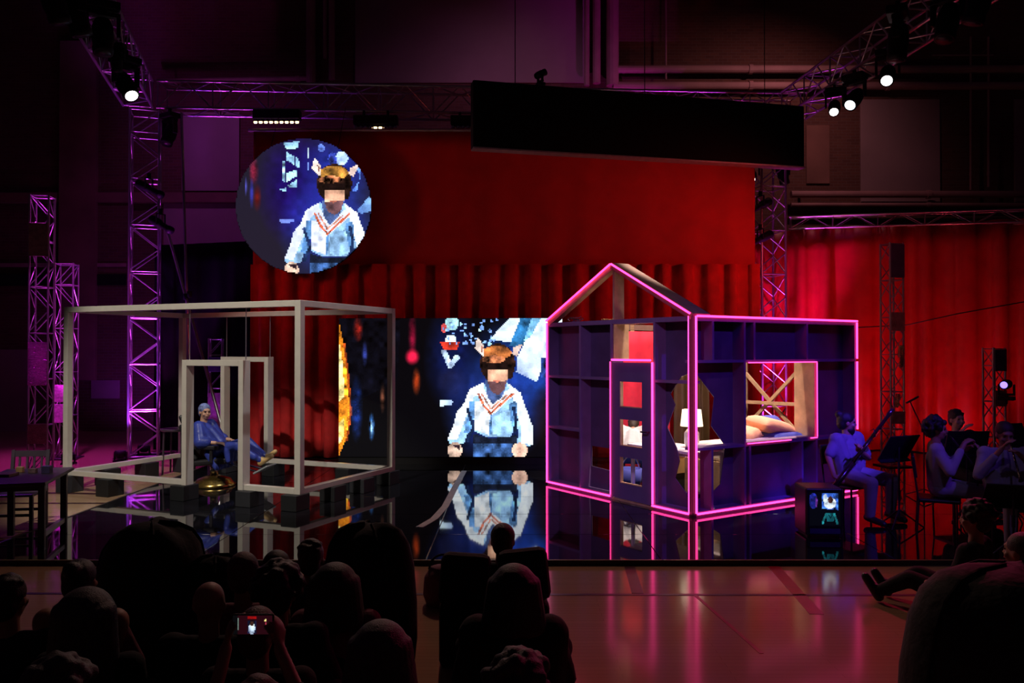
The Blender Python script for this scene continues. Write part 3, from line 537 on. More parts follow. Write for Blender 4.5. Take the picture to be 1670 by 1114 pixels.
for i, (x, y) in enumerate(blocks):
    p = bm_ @ Vector((x, y, 0)); zf = 0.0 if p.x > X0 + .2 else FZ
    b = MB().box((-.12, -.14, 0), (.12, .14, ZB - zf)).build('riser_block', 'block_black' if i % 3 else 'block_grey', bevel=.008); b.location = (p.x, p.y, zf); b.rotation_euler = (0, 0, BA)
    tag(b, 'low black block propping up the white room frame', 'block', 'blocks under the white frame')

# ------------------------------------------------------------------ pink outlined house
HC = G(1130, 845); HA = R(33.2); HU = Vector((-math.sin(HA), math.cos(HA), 0)); HV = Vector((math.cos(HA), math.sin(HA), 0))
def LF(px, py, off=0.0):                                # pixel -> (u,z) on the gable face, off = depth into the house
    d = ray(px, py); c = Vector((0, 0, CAMH)); o = HC + HV * off; p = c + d * ((o - c).dot(HV) / d.dot(HV)); return (p - HC).dot(HU), p.z
def RF(px, py, off=0.0):
    d = ray(px, py); c = Vector((0, 0, CAMH)); o = HC + HU * off; p = c + d * ((o - c).dot(HU) / d.dot(HU)); return (p - HC).dot(HV), p.z
HL, HW, HH, DP = 3.02, 3.28, 2.44, .2                   # gable face length, window face length, wall height, flat depth
h = thing('stage_house', 'house shaped set of violet wooden flats with gable, door and window outlined in pink neon', 'stage set', (HC.x, HC.y, 0), HA)
S = .035
def stud(u, z0, z1, face, wd=S, dp=DP, mat='flat_violet', name='stud'):
    if face == 'L': return box(name, (0.012, u - wd / 2, z0), (dp, u + wd / 2, z1), mat, h)
    return box(name, (u - wd / 2, .012, z0), (u + wd / 2, dp, z1), mat, h)
def rail(u0, u1, z, face, ht=S, dp=DP, mat='flat_violet', name='rail'):
    if face == 'L': return box(name, (0.014, u0, z - ht / 2), (dp - .002, u1, z + ht / 2), mat, h)
    return box(name, (u0, .014, z - ht / 2), (u1, dp - .002, z + ht / 2), mat, h)
UD0, UD1, US = .70, 1.51, 2.22
for u in (UD0 - .02, UD1 + .02, US, HL - .02): stud(u, 0, HH, 'L')
box('corner_post', (0.012, .012, 0), (.07, .07, HH), 'black_plastic', h)
rail(.07, UD0 - .04, 1.63, 'L'); rail(UD1 + .04, HL - .04, 1.63, 'L'); rail(0.07, HL - .04, HH - .03, 'L', .06); rail(.07, UD0 - .04, .03, 'L', .06); rail(UD1 + .04, HL - .04, .03, 'L', .06)
rail(US + .02, HL - .04, .87, 'L'); rail(UD0, UD1, .012, 'L', .024, name='threshold', mat='raw_wood')
V0, V1 = .965, 2.365; ZS, ZL = .815, 1.885
for u, a, b in ((.37, ZL, HH - .06), (.35, .06, ZS), (V0 - .02, .06, HH - .06), (1.13, ZL, HH - .06), (2.19, ZL, HH - .06), (V1 + .02, .06, ZL), (1.04, .06, ZS), (2.08, .06, ZS), (HW - .02, 0, HH)): stud(u, a, b, 'R')
for z in (ZS, ZL): rail(.07, HW - .04, z, 'R')
rail(.07, HW - .04, HH - .03, 'R', .06); rail(.07, HW - .04, .03, 'R', .06)
def skin(face, poly, x0=DP, th=.012, name='wall_panel', mat='flat_skin'):
    if face == 'L': return MB().prism(poly, lambda a, b: (x0, a, b), lambda a, b: (x0 + th, a, b)).build(name, mat, h)
    return MB().prism(poly, lambda a, b: (a, x0, b), lambda a, b: (a, x0 + th, b)).build(name, mat, h)
jl = [LF(px, py, DP) for px, py in ((1124, 606), (1110, 615), (1093, 643), (1101, 660), (1088, 697), (1103, 730), (1108, 752), (1101, 780), (1123, 818))]
skin('L', [(UD0, .04), (UD0, HH - .02), (DP, HH - .02), (DP, jl[0][1])] + [(max(u, DP), z) for u, z in jl[1:-1]] + [(DP, jl[-1][1]), (DP, .04)])
o0 = LF(965, 727, DP); o1 = LF(965, 760, DP); o2 = LF(1000, 770, DP)
skin('L', [(UD1, .04), (US, .04), (US, HH - .02), (UD1, HH - .02), (UD1, o0[1]), (o0[0], o0[1]), (o0[0], o1[1]), (UD1, o1[1] - .03)])
skin('L', [(US, .04), (HL - .02, .04), (HL - .02, HH - .02), (US, HH - .02)])
jr = [RF(px, py, DP) for px, py in ((1133, 602), (1165, 648), (1160, 695), (1183, 727), (1175, 790), (1165, 800), (1135, 818))]
skin('R', [(DP + .012, HH - .02), (DP + .012, jr[0][1])] + [(max(a, DP + .012), b) for a, b in jr[1:-1]] + [(DP + .012, jr[-1][1]), (DP + .012, .04), (V0, .04), (V0, HH - .02)])
skin('R', [(V0, ZL), (V1, ZL), (V1, HH - .02), (V0, HH - .02)]); skin('R', [(V0, .04), (V1, .04), (V1, ZS), (V0, ZS)]); skin('R', [(V1, .04), (HW - .02, .04), (HW - .02, HH - .02), (V1, HH - .02)])
# window lining in raw wood, door leaf
box('window_jamb', (V1 - .03, .01, ZS + .02), (V1, .34, ZL - .02), 'raw_wood', h); box('window_sill', (V0, .01, ZS + .018), (V1 - .03, .30, ZS + .035), 'flat_violet', h)
dm = MB(); da, db = UD0 + .02, UD1 - .02; wa, wb = .90, 1.335
wz = [(.245, .595), (.745, 1.10), (1.262, 1.605)]
dm.box((0, da, .035), (.04, wa, 1.86)); dm.box((0, wb, .035), (.04, db, 1.86)); zz = [.035] + [v for p in wz for v in p] + [1.86]
for k in range(0, 8, 2): dm.box((0, wa, zz[k]), (.04, wb, zz[k + 1]))
dr_ = dm.build('door_leaf', 'door_violet', h)
for a, b in wz:
    f = MB().box((-.002, wb - .012, a), (.05, wb, b)).box((-.002, wa, a), (.05, wb - .012, a + .012)); f.build('glazing_bead', 'raw_wood', dr_)
MB().tube((-.06, .76, .97), (0, .76, .97), .012).tube((-.06, .76, .97), (-.06, .86, .97), .011).build('door_handle', 'dark_steel', dr_)
# gable rafters, king post, top plates of the rear walls
AP = 3.22
def rafter(u0, z0, u1, z1, dp, mat):
    d = Vector((0, u1 - u0, z1 - z0)); L = d.length; n = Vector((0, -d.z, d.y)).normalized() * .085
    if n.z > 0: n = -n
    a, b = Vector((0.01, u0, z0)), Vector((0.01, u1, z1)); e = Vector((dp, 0, 0))
    MB().rings([[a, b, b + n, a + n], [a + e, b + e, b + n + e, a + n + e]]).build('rafter', mat, h)
rafter(HL, HH + .03, HL / 2, AP, .10, 'raw_wood'); rafter(0, HH + .03, HL / 2, AP, .30, 'rafter_wood')
box('king_post', (.03, HL / 2 - .035, HH), (.20, HL / 2 + .005, AP - .07), 'raw_wood', h); box('header_block', (.03, UD1 - .02, 1.9), (.3, UD1 - .002, HH - .06), 'raw_wood', h)
for x, y in ((HW - .05, HL - .05), (HW / 2, HL - .05), (HW - .05, HL / 2 + .5)): box('rear_post', (x - .04, y - .04, 0), (x + .04, y + .04, HH), 'raw_wood', h)
box('rear_plate', (0.2, HL - .09, HH - .09), (HW, HL, HH), 'rafter_wood', h); box('rear_plate', (HW - .09, .2, HH - .09), (HW, HL - .09, HH), 'rafter_wood', h)
box('house_floor', (.05, .05, 0.001), (HW - .02, HL - .02, .025), 'black_plastic', h)
def SF(px, py):                                          # pixel -> (u,z) on the far side wall of the house
    return LF(px, py, HW - .05)
def board(pa_, pb_, name='cross_brace', off=0.0, ext=.0):
    a = SF(*pa_); b = SF(*pb_); a = Vector((HW - .05 - off, a[0], a[1])); b = Vector((HW - .05 - off, b[0], b[1])); d = (b - a).normalized(); a -= d * ext; b += d * ext; L = (b - a).length
    n = Vector((0, -d.z, d.y)) * .026; e = Vector((.035, 0, 0)); MB().rings([[a - n, b - n, b + n, a + n], [a - n + e, b - n + e, b + n + e, a + n + e]]).build(name, 'raw_wood', h)
board((1218, 612), (1287, 692), off=.0, ext=.45); board((1222, 692), (1313, 594), off=.04, ext=.4); board((1216, 655), (1318, 660), off=.08, ext=.42)
# neon outline
def neon(*pts):
    o = MB().path([Vector(p) for p in pts], .0135, 8).build('neon_tube', 'neon_pink', h, smooth=True); return o
nx = -.012
neon((nx, HL - .02, .03), (nx, HL - .02, HH)); neon((nx, HL, HH + .03), (nx, HL / 2 + .01, AP - .02)); neon((nx, HL / 2 - .01, AP - .02), (nx, 0.03, HH + .03)); 
neon((nx, HL - .04, .04), (nx, UD1 + .02, .04)); neon((nx, UD0, .04), (nx, .06, .04)); neon((nx, UD0 - .01, .06), (nx, UD0 - .01, 1.87)); neon((nx, UD0 + .02, 1.895), (nx, UD1 - .02, 1.895))
neon((.05, nx, .05), (.05, nx, HH)); neon((.07, nx, HH), (HW, nx, HH)); neon((HW - .01, nx, .9), (HW - .01, nx, ZL - .02)); neon((HW - .01, nx, ZL + .02), (HW - .01, nx, HH - .02)); neon((.07, nx, .04), (HW - .02, nx, .04)); neon((HW - .01, nx, .06), (HW - .01, nx, .86))
def thin_neon(*pts): return MB().path([Vector(p) for p in pts], .008, 6).build('neon_tube', 'neon_pink', h, smooth=True)
thin_neon((nx, .055, .05), (nx, .055, HH)); thin_neon((nx, UD1 + .01, .06), (nx, UD1 + .01, 1.87))
thin_neon((V0 + .02, nx, ZL - .02), (V1, nx, ZL - .02)); thin_neon((V1, nx, ZL - .03), (V1, nx, ZS + .03)); thin_neon((V0, nx, ZS + .02), (V0 + .85, nx, ZS + .02)); thin_neon((V1 - .14, nx, ZS + .02), (V1, nx, ZS + .02))

HM = Matrix.Translation((HC.x, HC.y, 0)) @ Matrix.Rotation(HA, 4, 'Z')
def hp(x, y, z=0): return HM @ Vector((x, y, z))
def hdrape(name, label, a, b, z0, z1, mat, amp, per, seed):
    p = hp(*a); q = hp(*b); return drape(name, label, p.x, p.y, q.x, q.y, z0, z1, amp, per, mat, seed, cols=120)
hdrape('house_curtain', 'bright red curtain hung inside the neon house behind the door', (1.3, HL - .2), (2.35, HL - .2), .03, 2.33, 'house_red', .015, .4, 21)
hdrape('house_curtain', 'golden brown curtain hung in the far corner of the neon house behind the table lamp', (2.42, HL - .25), (2.95, HL - .50), .03, 2.33, 'brown_cloth', .05, .16, 22)
# desk with lamp in the near corner, bed along the window
t = thing('corner_desk', 'white topped desk with tan front inside the corner of the neon house', 'desk', hp(.32, .30, .026), HA)
box('desk_top', (0, 0, .67), (.62, 1.25, .705), 'white_paint', t, .004); box('apron', (.05, .05, .63), (.57, 1.2, .67), 'white_paint', t)
for x in (.03, .55):
    for y in (.03, 1.17): box('leg', (x, y, 0), (x + .04, y + .04, .67), 'white_paint', t)
cb = thing('low_cabinet', 'low tan fronted cabinet with dark base behind the white desk in the neon house', 'cabinet', hp(1.06, 1.36, .026), HA)
box('carcass', (0, 0, 0), (.75, .4, .24), 'black_plastic', cb); box('drawer_front', (0, -.012, .25), (.75, .4, .52), 'tan_ply', cb, .006); box('cabinet_top', (-.01, -.02, .52), (.76, .42, .545), 'tan_ply', cb, .004)
b = MB().box((.0, 0, 0), (.34, .26, .16)).build('storage_box', 'black_plastic', None, bevel=.01); b.location = hp(.50, .34, .026); b.rotation_euler = (0, 0, HA); tag(b, 'small black box on the floor under the white desk', 'box')
b = MB().box((.0, 0, 0), (.46, .3, .05)).box((.02, .02, .05), (.43, .28, .09)).build('folded_sheets', 'linen', None, bevel=.02); b.location = hp(.42, .72, .026); b.rotation_euler = (0, 0, HA); tag(b, 'folded white sheets on the floor under the white desk', 'linen')
lp = hp(.76, .76, .732); t = thing('table_lamp', 'ceramic table lamp with glowing cream drum shade on the white desk', 'lamp', lp, HA)
MB().lathe([(.08, 0), (.085, .02), (.10, .06), (.10, .19), (.06, .24), (.03, .25), (.02, .27), (.02, .31)], (0, 0, 0), 20).build('lamp_base', 'ceramic', t, smooth=True)
MB().lathe([(.15, .28), (.125, .50), (.122, .50), (.147, .28)], (0, 0, 0), 28).rings([[( .0, 0, .5), (.001, 0, .5), (0, .001, .5)], [(0, 0, .501), (.001, 0, .501), (0, .001, .501)]]).build('lamp_shade', 'shade_glow', t, smooth=True)
MB().tube((0, 0, .3), (0, 0, .36), .012).ell((0, 0, .39), (.025, .025, .035)).build('bulb', 'lens_warm', t)
point('table_lamp_light', lp + Vector((0, 0, .56)), WARM, 12, .03)
t = thing('platform_bed', 'raised platform bed along the window inside the neon house', 'bed', hp(1.08, .26, .026), HA)
box('base', (0, 0, 0), (1.75, .95, .5), 'raw_wood', t); box('mattress', (0.02, .02, .5), (1.73, .93, .72), 'linen', t, .05)
def pillow(c, size, mat, label, ang=(0, 0, 0), name='pillow'):
    m = MB(); nx_, ny_ = 14, 10; top = []; bot = []
    for j in range(ny_ + 1):
        for i in range(nx_ + 1):
            u = 2 * i / nx_ - 1; v = 2 * j / ny_ - 1; k = ((1 - u ** 4) * (1 - v ** 4)) ** .5; pin = 1 - .08 * (1 - abs(u * v))
            x = u * size[0] / 2 * (1 - .06 * (1 - v * v) * (abs(u) > .99)); y = v * size[1] / 2
            top.append((x, y, size[2] / 2 * k + .006)); bot.append((x, y, -size[2] / 2 * k - .006))
    n = len(top); f = []
    for j in range(ny_):
        for i in range(nx_):
            a = j * (nx_ + 1) + i; f.append((a, a + 1, a + nx_ + 2, a + nx_ + 1)); f.append((n + a, n + a + nx_ + 1, n + a + nx_ + 2, n + a + 1))
    edge = [i for i in range(nx_ + 1)] + [j * (nx_ + 1) + nx_ for j in range(1, ny_ + 1)] + [ny_ * (nx_ + 1) + i for i in range(nx_ - 1, -1, -1)] + [j * (nx_ + 1) for j in range(ny_ - 1, 0, -1)]
    for a, b in zip(edge, edge[1:] + edge[:1]): f.append((a, n + a, n + b, b))
    m.add(top + bot, f); o = m.build(name, mat, smooth=True); o.location = c; o.rotation_euler = (R(ang[0]), R(ang[1]), HA + R(ang[2])); return tag(o, label, 'pillow')
pillow(hp(2.06, .38, .83), (.62, .40, .15), 'blue_cloth', 'flat blue pillow at the bottom of the heap on the window sill'); pillow(hp(1.98, .46, .975), (.66, .44, .20), 'peach_cloth', 'plump peach pillow resting on the blue pillow in the house window', (8, 12, 0))
pillow(hp(1.45, .45, .87), (.42, .36, .22), 'peach_cloth', 'smaller peach pillow lying at the desk end of the window sill', (10, -8, 20)); pillow(hp(2.42, .82, .90), (.5, .4, .24), 'blue_cloth', 'dark blue pillow behind the peach pillow in the house window', (40, 0, 0))
b = MB()
for k in range(8): b.ell((random.uniform(-.18, .18), random.uniform(-.1, .1), .03 + .025 * random.random()), (.13, .1, .045))
b = b.build('crumpled_sheet', 'linen', smooth=True); b.location = hp(.86, .40, .735); b.rotation_euler = (0, 0, HA); tag(b, 'crumpled cream sheet lying on the white desk beside the lamp', 'linen')
def scribble(c, size, n, r, mat, label, name, cat, seed):
    rd = random.Random(seed); pts = [Vector((rd.uniform(-1, 1) * size[0], rd.uniform(-1, 1) * size[1], abs(rd.uniform(0, 1)) * size[2])) for _ in range(n)]
    pts = [p for p in pts]; out = []
    for i in range(len(pts) - 3):
        for s in range(5):
            u = s / 5; a, b, c_, d = pts[i:i + 4]; out.append(.5 * ((2 * b) + (c_ - a) * u + (2 * a - 5 * b + 4 * c_ - d) * u * u + (-a + 3 * b - 3 * c_ + d) * u ** 3))
    mn = min(p.z for p in out); o = MB().path([p - Vector((0, 0, mn - r)) for p in out], r, 5).build(name, mat); o.location = c; o.rotation_euler = (0, 0, HA); return tag(o, label, cat)
scribble(hp(.1, 2.5, HH), (.05, .25, .10), 14, .005, 'chrome', 'tangle of bright wire lying on the top plate of the neon house', 'wire_tangle', 'wire', 4)
scribble(hp(1.5, HL - .05, HH), (.5, .04, .07), 22, .008, 'foil_gold', 'crinkled gold foil garland on the rear plate of the neon house', 'foil_garland', 'garland', 5)
t = thing('woven_basket', 'blue violet round basket with hoop handles on the floor of the neon house', 'basket', hp(.62, 1.88, .026), HA)
MB().lathe([(.001, 0), (.15, 0), (.19, .12), (.20, .3), (.185, .3), (.17, .1), (.001, .02)], (0, 0, 0), 24).build('body', 'blue_cloth', t, smooth=True)
for s in (-1, 1): MB().path([(s * .17 * math.cos(a), s * .05 + 0, .28 + .2 * math.sin(a)) for a in [math.pi * k / 12 for k in range(13)]], .01, 6).build('handle', 'chrome', t)
# ------------------------------------------------------------------ television on the deck
tp_ = G(1345, 877); t = thing('old_television', 'old boxy television set standing on the stage showing a small blue picture', 'television', (tp_.x, tp_.y, 0), R(-3))
MB().box((-.2, 0, .02), (.2, .42, .53)).build('cabinet', 'black_plastic', t, bevel=.02); MB().box((-.16, -.012, .045), (.16, 0, .10)).build('control_strip', 'dark_panel', t); MB().box((-.17, .05, 0), (-.13, .38, .03)).box((.13, .05, 0), (.17, .38, .03)).build('foot', 'black_plastic', t)
MB().box((-.19, -.015, .11), (-.165, 0, .515)).box((.165, -.015, .11), (.19, 0, .515)).box((-.165, -.015, .495), (.165, 0, .515)).box((-.165, -.015, .11), (.165, 0, .13)).build('bezel', 'fixture_black', t)
P = Pic(0, 0, 60, 60, 44, 48, (5, 6, 12), 4); P.ell(8, 16, 8, 14, (25, 30, 110), jit=.4); P.ell(14, 18, 2, 9, (90, 40, 130), jit=.3); P.poly([(24, 3), (56, 3), (56, 32), (24, 30)], (60, 110, 230), .3); P.ell(40, 20, 12, 10, (225, 240, 255), jit=.15); P.ell(41, 14, 5, 6, (70, 40, 40), jit=.3); P.ell(31, 12, 4, 8, (210, 230, 255)); P.poly([(32, 38), (49, 38), (47, 52), (34, 52)], (16, 78, 88), .2); P.line([(33, 39), (28, 49), (26, 56)], 4, (24, 100, 108), .2); P.line([(48, 39), (52, 49), (54, 56)], 4, (24, 100, 108), .2); P.line([(37, 40), (41, 47), (45, 40)], 1.6, (6, 30, 36), .2)
pixel_sheet('picture', P, lambda u, v: (-.165 + .33 * u, -.006, .495 - .365 * v), None, 'small_screen', t)

# ------------------------------------------------------------------ totems of slim truss
def totem(px, pbot, ptop, wpx, label, panels, mat='dull_alu', zf=0.0, side=12):
    p = G(px, pbot, zf); p = Vector((p.x, p.y, zf)); zt_ = D(px, ptop, p.y).z; wd = wpx / FPX * p.y
    t = truss('totem', label, p, (p.x, p.y, zt_), wd, wd * 1.3, 'slim truss totems', .018, .009, mat, R(side), 'totem')
    M = rot(0, 0, side)
    for (a, b, m) in panels:
        za = D(px, a, p.y).z - zf; zb = D(px, b, p.y).z - zf
        MB().obox(M @ Vector((0, -wd / 2 - .03, (za + zb) / 2)), (wd * 1.02, .02, za - zb), M).build('panel', m, t, bevel=.006)
    MB().obox((0, 0, .01), (wd + .2, wd + .2, .02), M).build('foot_plate', 'dark_steel', t)
    return p, wd
totem(66, 768, 320, 28, 'tallest dim totem with a sequinned strip beside the table and chair', [(366, 420, 'clay_panel'), (558, 628, 'sequin'), (690, 722, 'clay_panel')], zf=FZ)
totem(107, 748, 430, 27, 'bright pink lit totem with two glowing patterned panels behind the white frame post', [(627, 655, 'pink_panel'), (658, 688, 'pink_panel')], 'aluminium', FZ)
totem(352, 742, 552, 20, 'short violet lit totem behind the seated performer', [(582, 606, 'dark_panel'), (640, 700, 'clay_panel')], 'aluminium', FZ)
tp1, tw1 = totem(1456, 760, 397, 24, 'tall totem with a round faced clay panel in front of the glossy red drape', [(400, 454, 'dark_panel'), (510, 540, 'clay_panel'), (670, 690, 'clay_panel')])
for a, b, dx in ((545, 600, .1), (635, 665, .05)):
    scribble((tp1.x + dx, tp1.y - .12, D(1456, b, tp1.y).z), (.05, .03, .5 if b < 610 else .3), 12, .02, 'foil_gold', 'long gold foil ribbon glinting high inside the tall clay panelled totem' if b < 610 else 'short gold foil ribbon glinting low inside the tall clay panelled totem', 'foil_ribbon', 'ribbon', b)
totem(1622, 772, 567, 22, 'short totem with clay panel beside the music stands', [(570, 605, 'dark_panel'), (636, 662, 'clay_panel')])
tag(MB().path([D(1380, 535, 15.2), D(1480, 530, 15.0), D(1560, 512, 14.8), D(1672, 492, 14.6), D(1720, 480, 14.5)], .012, 6).build('slack_cable', 'black_plastic'), 'slack black cable slung in front of the glossy red drape', 'cable')

# ------------------------------------------------------------------ furniture
def slat_chair(loc, rz, label, mat='table_dark', group=None, sh=.45):
    t = thing('slat_back_chair', label, 'chair', loc, rz, group)
    box('seat', (-.21, -.2, sh - .03), (.21, .22, sh), mat, t, .01)
    for x in (-.19, .19):
        box('leg', (x - .018, .18, 0), (x + .018, .216, sh - .03), mat, t); MB().rings([[(x - .018, -.2, 0), (x + .018, -.2, 0), (x + .018, -.165, 0), (x - .018, -.165, 0)], [(x - .018, -.2, sh), (x + .018, -.2, sh), (x + .018, -.165, sh), (x - .018, -.165, sh)], [(x - .018, -.26, .9), (x + .018, -.26, .9), (x + .018, -.235, .9), (x - .018, -.235, .9)]]).build('back_post', mat, t)
    box('top_rail', (-.172, -.255, .82), (.172, -.235, .89), mat, t); box('lower_rail', (-.172, -.225, .55), (.172, -.205, .59), mat, t)
    for k in range(4): x = -.12 + .08 * k; MB().rings([[(x - .01, -.222, .59), (x + .01, -.222, .59), (x + .01, -.21, .59), (x - .01, -.21, .59)], [(x - .01, -.252, .82), (x + .01, -.252, .82), (x + .01, -.24, .82), (x - .01, -.24, .82)]]).build('slat', mat, t)
    box('stretcher', (-.172, -.19, .2), (.172, -.17, .23), mat, t); box('stretcher', (-.172, .19, .2), (.172, .21, .23), mat, t); return t
a0 = G(68, 897); a1 = G(97, 870)
t = thing('side_table', 'dark wooden table with lower rail at the edge of the stage beside the white frame', 'table', (-5.95, 8.05, 0)); t.location = (a0.x, a0.y, FZ if a0.x < X0 else 0)
tx0 = -.62; zt_ = .70; t.rotation_euler = (0, 0, R(15))
box('table_top', (tx0, -.12, zt_ - .035), (.06, 1.0, zt_), 'table_dark', t, .006); box('apron', (tx0 + .1, 0, zt_ - .10), (0, .02, zt_ - .035), 'table_dark', t)
for x in (tx0 + .1, 0):
    for y in (0, .82): box('leg', (x - .03, y - .03, 0), (x + .03, y + .03, zt_ - .035), 'table_dark', t)
box('lower_rail', (-.02, .03, .12), (.02, .79, .17), 'aluminium', t)
TB = Vector(t.location)
for k, (x, y, s, m, nm, lb) in enumerate(((-.1, .55, (.09, .07, .08), 'dark_panel', 'cup_box', 'small dark box on the wooden side table'), (-.25, .6, (.08, .05, .05), 'clay_panel', 'small_box', 'little reddish box on the wooden side table'), (-.5, .45, (.26, .18, .03), 'clay_panel', 'closed_book', 'closed book lying on the wooden side table'), (-.4, .7, (.07, .05, .06), 'tan_ply', 'card_box', 'little tan card box on the wooden side table'))):
    tag(MB().box((-s[0] / 2, -s[1] / 2, 0), (s[0] / 2, s[1] / 2, s[2])).build(nm, m, None, bevel=.004, loc=TB + Matrix.Rotation(R(15), 3, 'Z') @ Vector((x, y, zt_))), lb, 'book' if 'book' in nm else 'box')
slat_chair((G(28, 862).x, 9.35, FZ), R(188), 'dark slat back chair pushed behind the wooden side table')
sp_ = G(287, 768); t = thing('stand_table', 'small dark high table behind the post of the white frame', 'table', (sp_.x, sp_.y, FZ))
MB().lathe([(.24, .72), (.25, .73), (.25, .75), (.24, .76)], (0, 0, 0), 20).build('table_top', 'table_dark', t)
for x, y in ((-.16, -.16), (.16, -.16), (.16, .16), (-.16, .16)): bar('leg', (x, y, 0), (x * .9, y * .9, .73), .016, 'table_dark', t)
for k in range(1): pass
m = MB()
rd = random.Random(3)
for k in range(16): m.ell((rd.uniform(-.42, .42), rd.uniform(-.15, .15), .06 + .07 * rd.random()), (.2, .16, .11), rot(0, rd.uniform(-20, 20), rd.uniform(0, 90)))
hpn = G(530, 742); o = m.build('fabric_heap', 'purple_fabric', smooth=True, loc=(hpn.x, hpn.y + .1, 0)); tag(o, 'crumpled heap of purple fabric on the floor between white frame and video wall', 'fabric')

# ------------------------------------------------------------------ people
BAKE = []
def soft(mb, name, mat, parent, voxel, smooth=4):       # overlapping closed volumes fused into one continuous surface
    o = mb.build(name, mat, parent, smooth=True)
    r = o.modifiers.new('fuse', 'REMESH'); r.mode = 'VOXEL'; r.voxel_size = voxel; r.use_smooth_shade = True
    if smooth: s = o.modifiers.new('relax', 'SMOOTH'); s.iterations = smooth; s.factor = .5
    BAKE.append(o); return o
def V3(*a): return Vector(a)
def hand(mb, wr, d, nrm, curl, side, spread=1.0):        # palm, four unequal fingers with knuckle bends, thumb from the palm's side
    d = d.normalized(); nrm = (nrm - d * nrm.dot(d)).normalized(); a = d.cross(nrm) * side
    for k, (off, ln) in enumerate(((-.030, .072), (-.010, .082), (.011, .076), (.031, .060))):
        kn = wr + d * (.088 - .006 * abs(k - 1)) + a * off * spread
        mb.cap(wr + d * .015 + a * off * .55, kn, .0135, .0115, 8, 2)
        c1 = curl * .6; c2 = curl * 1.3; m1 = kn + (d * math.cos(c1) + nrm * math.sin(c1)) * ln * .52; m2 = m1 + (d * math.cos(c2) + nrm * math.sin(c2)) * ln * .48
        mb.cap(kn, m1, .0098, .0090, 8, 2); mb.cap(m1, m2, .0088, .0075, 8, 2)
    b = wr + d * .03 - a * .025; e = b - a * .032 + d * .035 + nrm * .012; f = e + d * .03 + nrm * (.008 + .018 * min(curl, 1))
    mb.cap(b, e, .013, .011, 8, 2); mb.cap(e, f, .0105, .0085, 8, 2)
def head(mb, c, M, s=1.0):
    T = lambda x, y, z: c + M @ (V3(x, y, z) * s); e = lambda p, r: mb.ell(T(*p), [v * s for v in r], M, 14, 10)
    e((0, -.012, .025), (.077, .097, .092)); e((0, .018, -.035), (.060, .073, .082)); e((0, .052, -.083), (.028, .026, .025))
    mb.cap(T(0, .088, .015), T(0, .106, -.022), .009 * s, .013 * s, 8); e((0, .080, .030), (.052, .016, .014)); e((0, .088, -.052), (.022, .010, .010))
    for x in (-.077, .077): e((x, -.006, -.012), (.010, .020, .031))
    for x in (-.042, .042): e((x, .066, -.03), (.022, .018, .022))
def hair(c, M, style, s=1.0, seed=0):
    mb = MB(); rd = random.Random(seed); T = lambda x, y, z: c + M @ (V3(x, y, z) * s); e = lambda p, r: mb.ell(T(*p), [v * s for v in r], M, 14, 10)
    if style in ('short', 'curly', 'bun', 'long', 'bob', 'crop', 'pony'): e((0, -.022, .040), (.086, .100, .090)); e((0, -.055, -.01), (.074, .066, .085))
    if style == 'short':
        for k in range(26):
            a = rd.uniform(0, 6.28); b = rd.uniform(.35, 1.5); e((.08 * math.cos(a) * math.cos(b), -.022 + .094 * math.sin(a) * math.cos(b), .040 + .086 * math.sin(b)), (.022, .022, .016))
    if style == 'curly':
        for k in range(70):
            a = rd.uniform(0, 6.28); b = rd.uniform(-.35, 1.4); r = rd.uniform(.095, .115); p = (r * math.cos(a) * math.cos(b), -.025 + r * math.sin(a) * math.cos(b), .035 + r * math.sin(b))
            if p[1] > .05 and p[2] < .07: continue
            e(p, (.026, .026, .026))
    if style == 'afro':
        e((0, -.035, .05), (.13, .12, .12))
        for k in range(120):
            a = rd.uniform(0, 6.28); b = rd.uniform(-.6, 1.5); r = rd.uniform(.115, .14); p = (r * math.cos(a) * math.cos(b), -.035 + r * math.sin(a) * math.cos(b), .05 + r * math.sin(b))
            if p[1] > .05 and p[2] < .08: continue
            e(p, (.03, .03, .03))
    if style == 'bun': e((0, -.10, .09), (.045, .045, .045))
    if style == 'pony': mb.cap(T(0, -.12, .03), T(0, -.15, -.16), .035 * s, .02 * s)
    if style in ('long', 'bob'):
        dn = -.30 if style == 'long' else -.13
        e((0, -.028, .028), (.106, .112, .106))
        for k in range(13):
            a = math.pi * (k / 12) ; x = .098 * math.cos(a); y = -.025 - .082 * math.sin(a)
            mb.cap(T(x * .9, y, .05), T(x * 1.22, y - .015, dn * (1 + .08 * rd.random())), .030 * s, .026 * s, 8)
        e((0, -.07, dn * .6), (.085, .05, .09))
    return mb
def seated(hs=.45, lean=0.0, spread=.12, fwd=.44, width=.19):
    c, sn = math.cos(lean), math.sin(lean); up = lambda z: V3(0, -sn * z, hs + .115 + c * z * .95)
    return dict(pelvis=up(0), chest=up(.33), neck=up(.50), head=up(.66) + V3(0, .02, 0), sL=up(.44) + V3(-width, 0, 0), sR=up(.44) + V3(width, 0, 0),
                eL=up(.18) + V3(-width - .07, .05, 0), eR=up(.18) + V3(width + .07, .05, 0), wL=up(.06) + V3(-.17, .26, .04), wR=up(.06) + V3(.17, .26, .04),
                hL=up(0) + V3(-.09, .02, 0), hR=up(0) + V3(.09, .02, 0), kL=V3(-spread, fwd, hs + .08), kR=V3(spread, fwd, hs + .08), aL=V3(-spread, fwd - .02, .08), aR=V3(spread, fwd - .02, .08), tL=V3(-spread, fwd + .14, .04), tR=V3(spread, fwd + .14, .04))
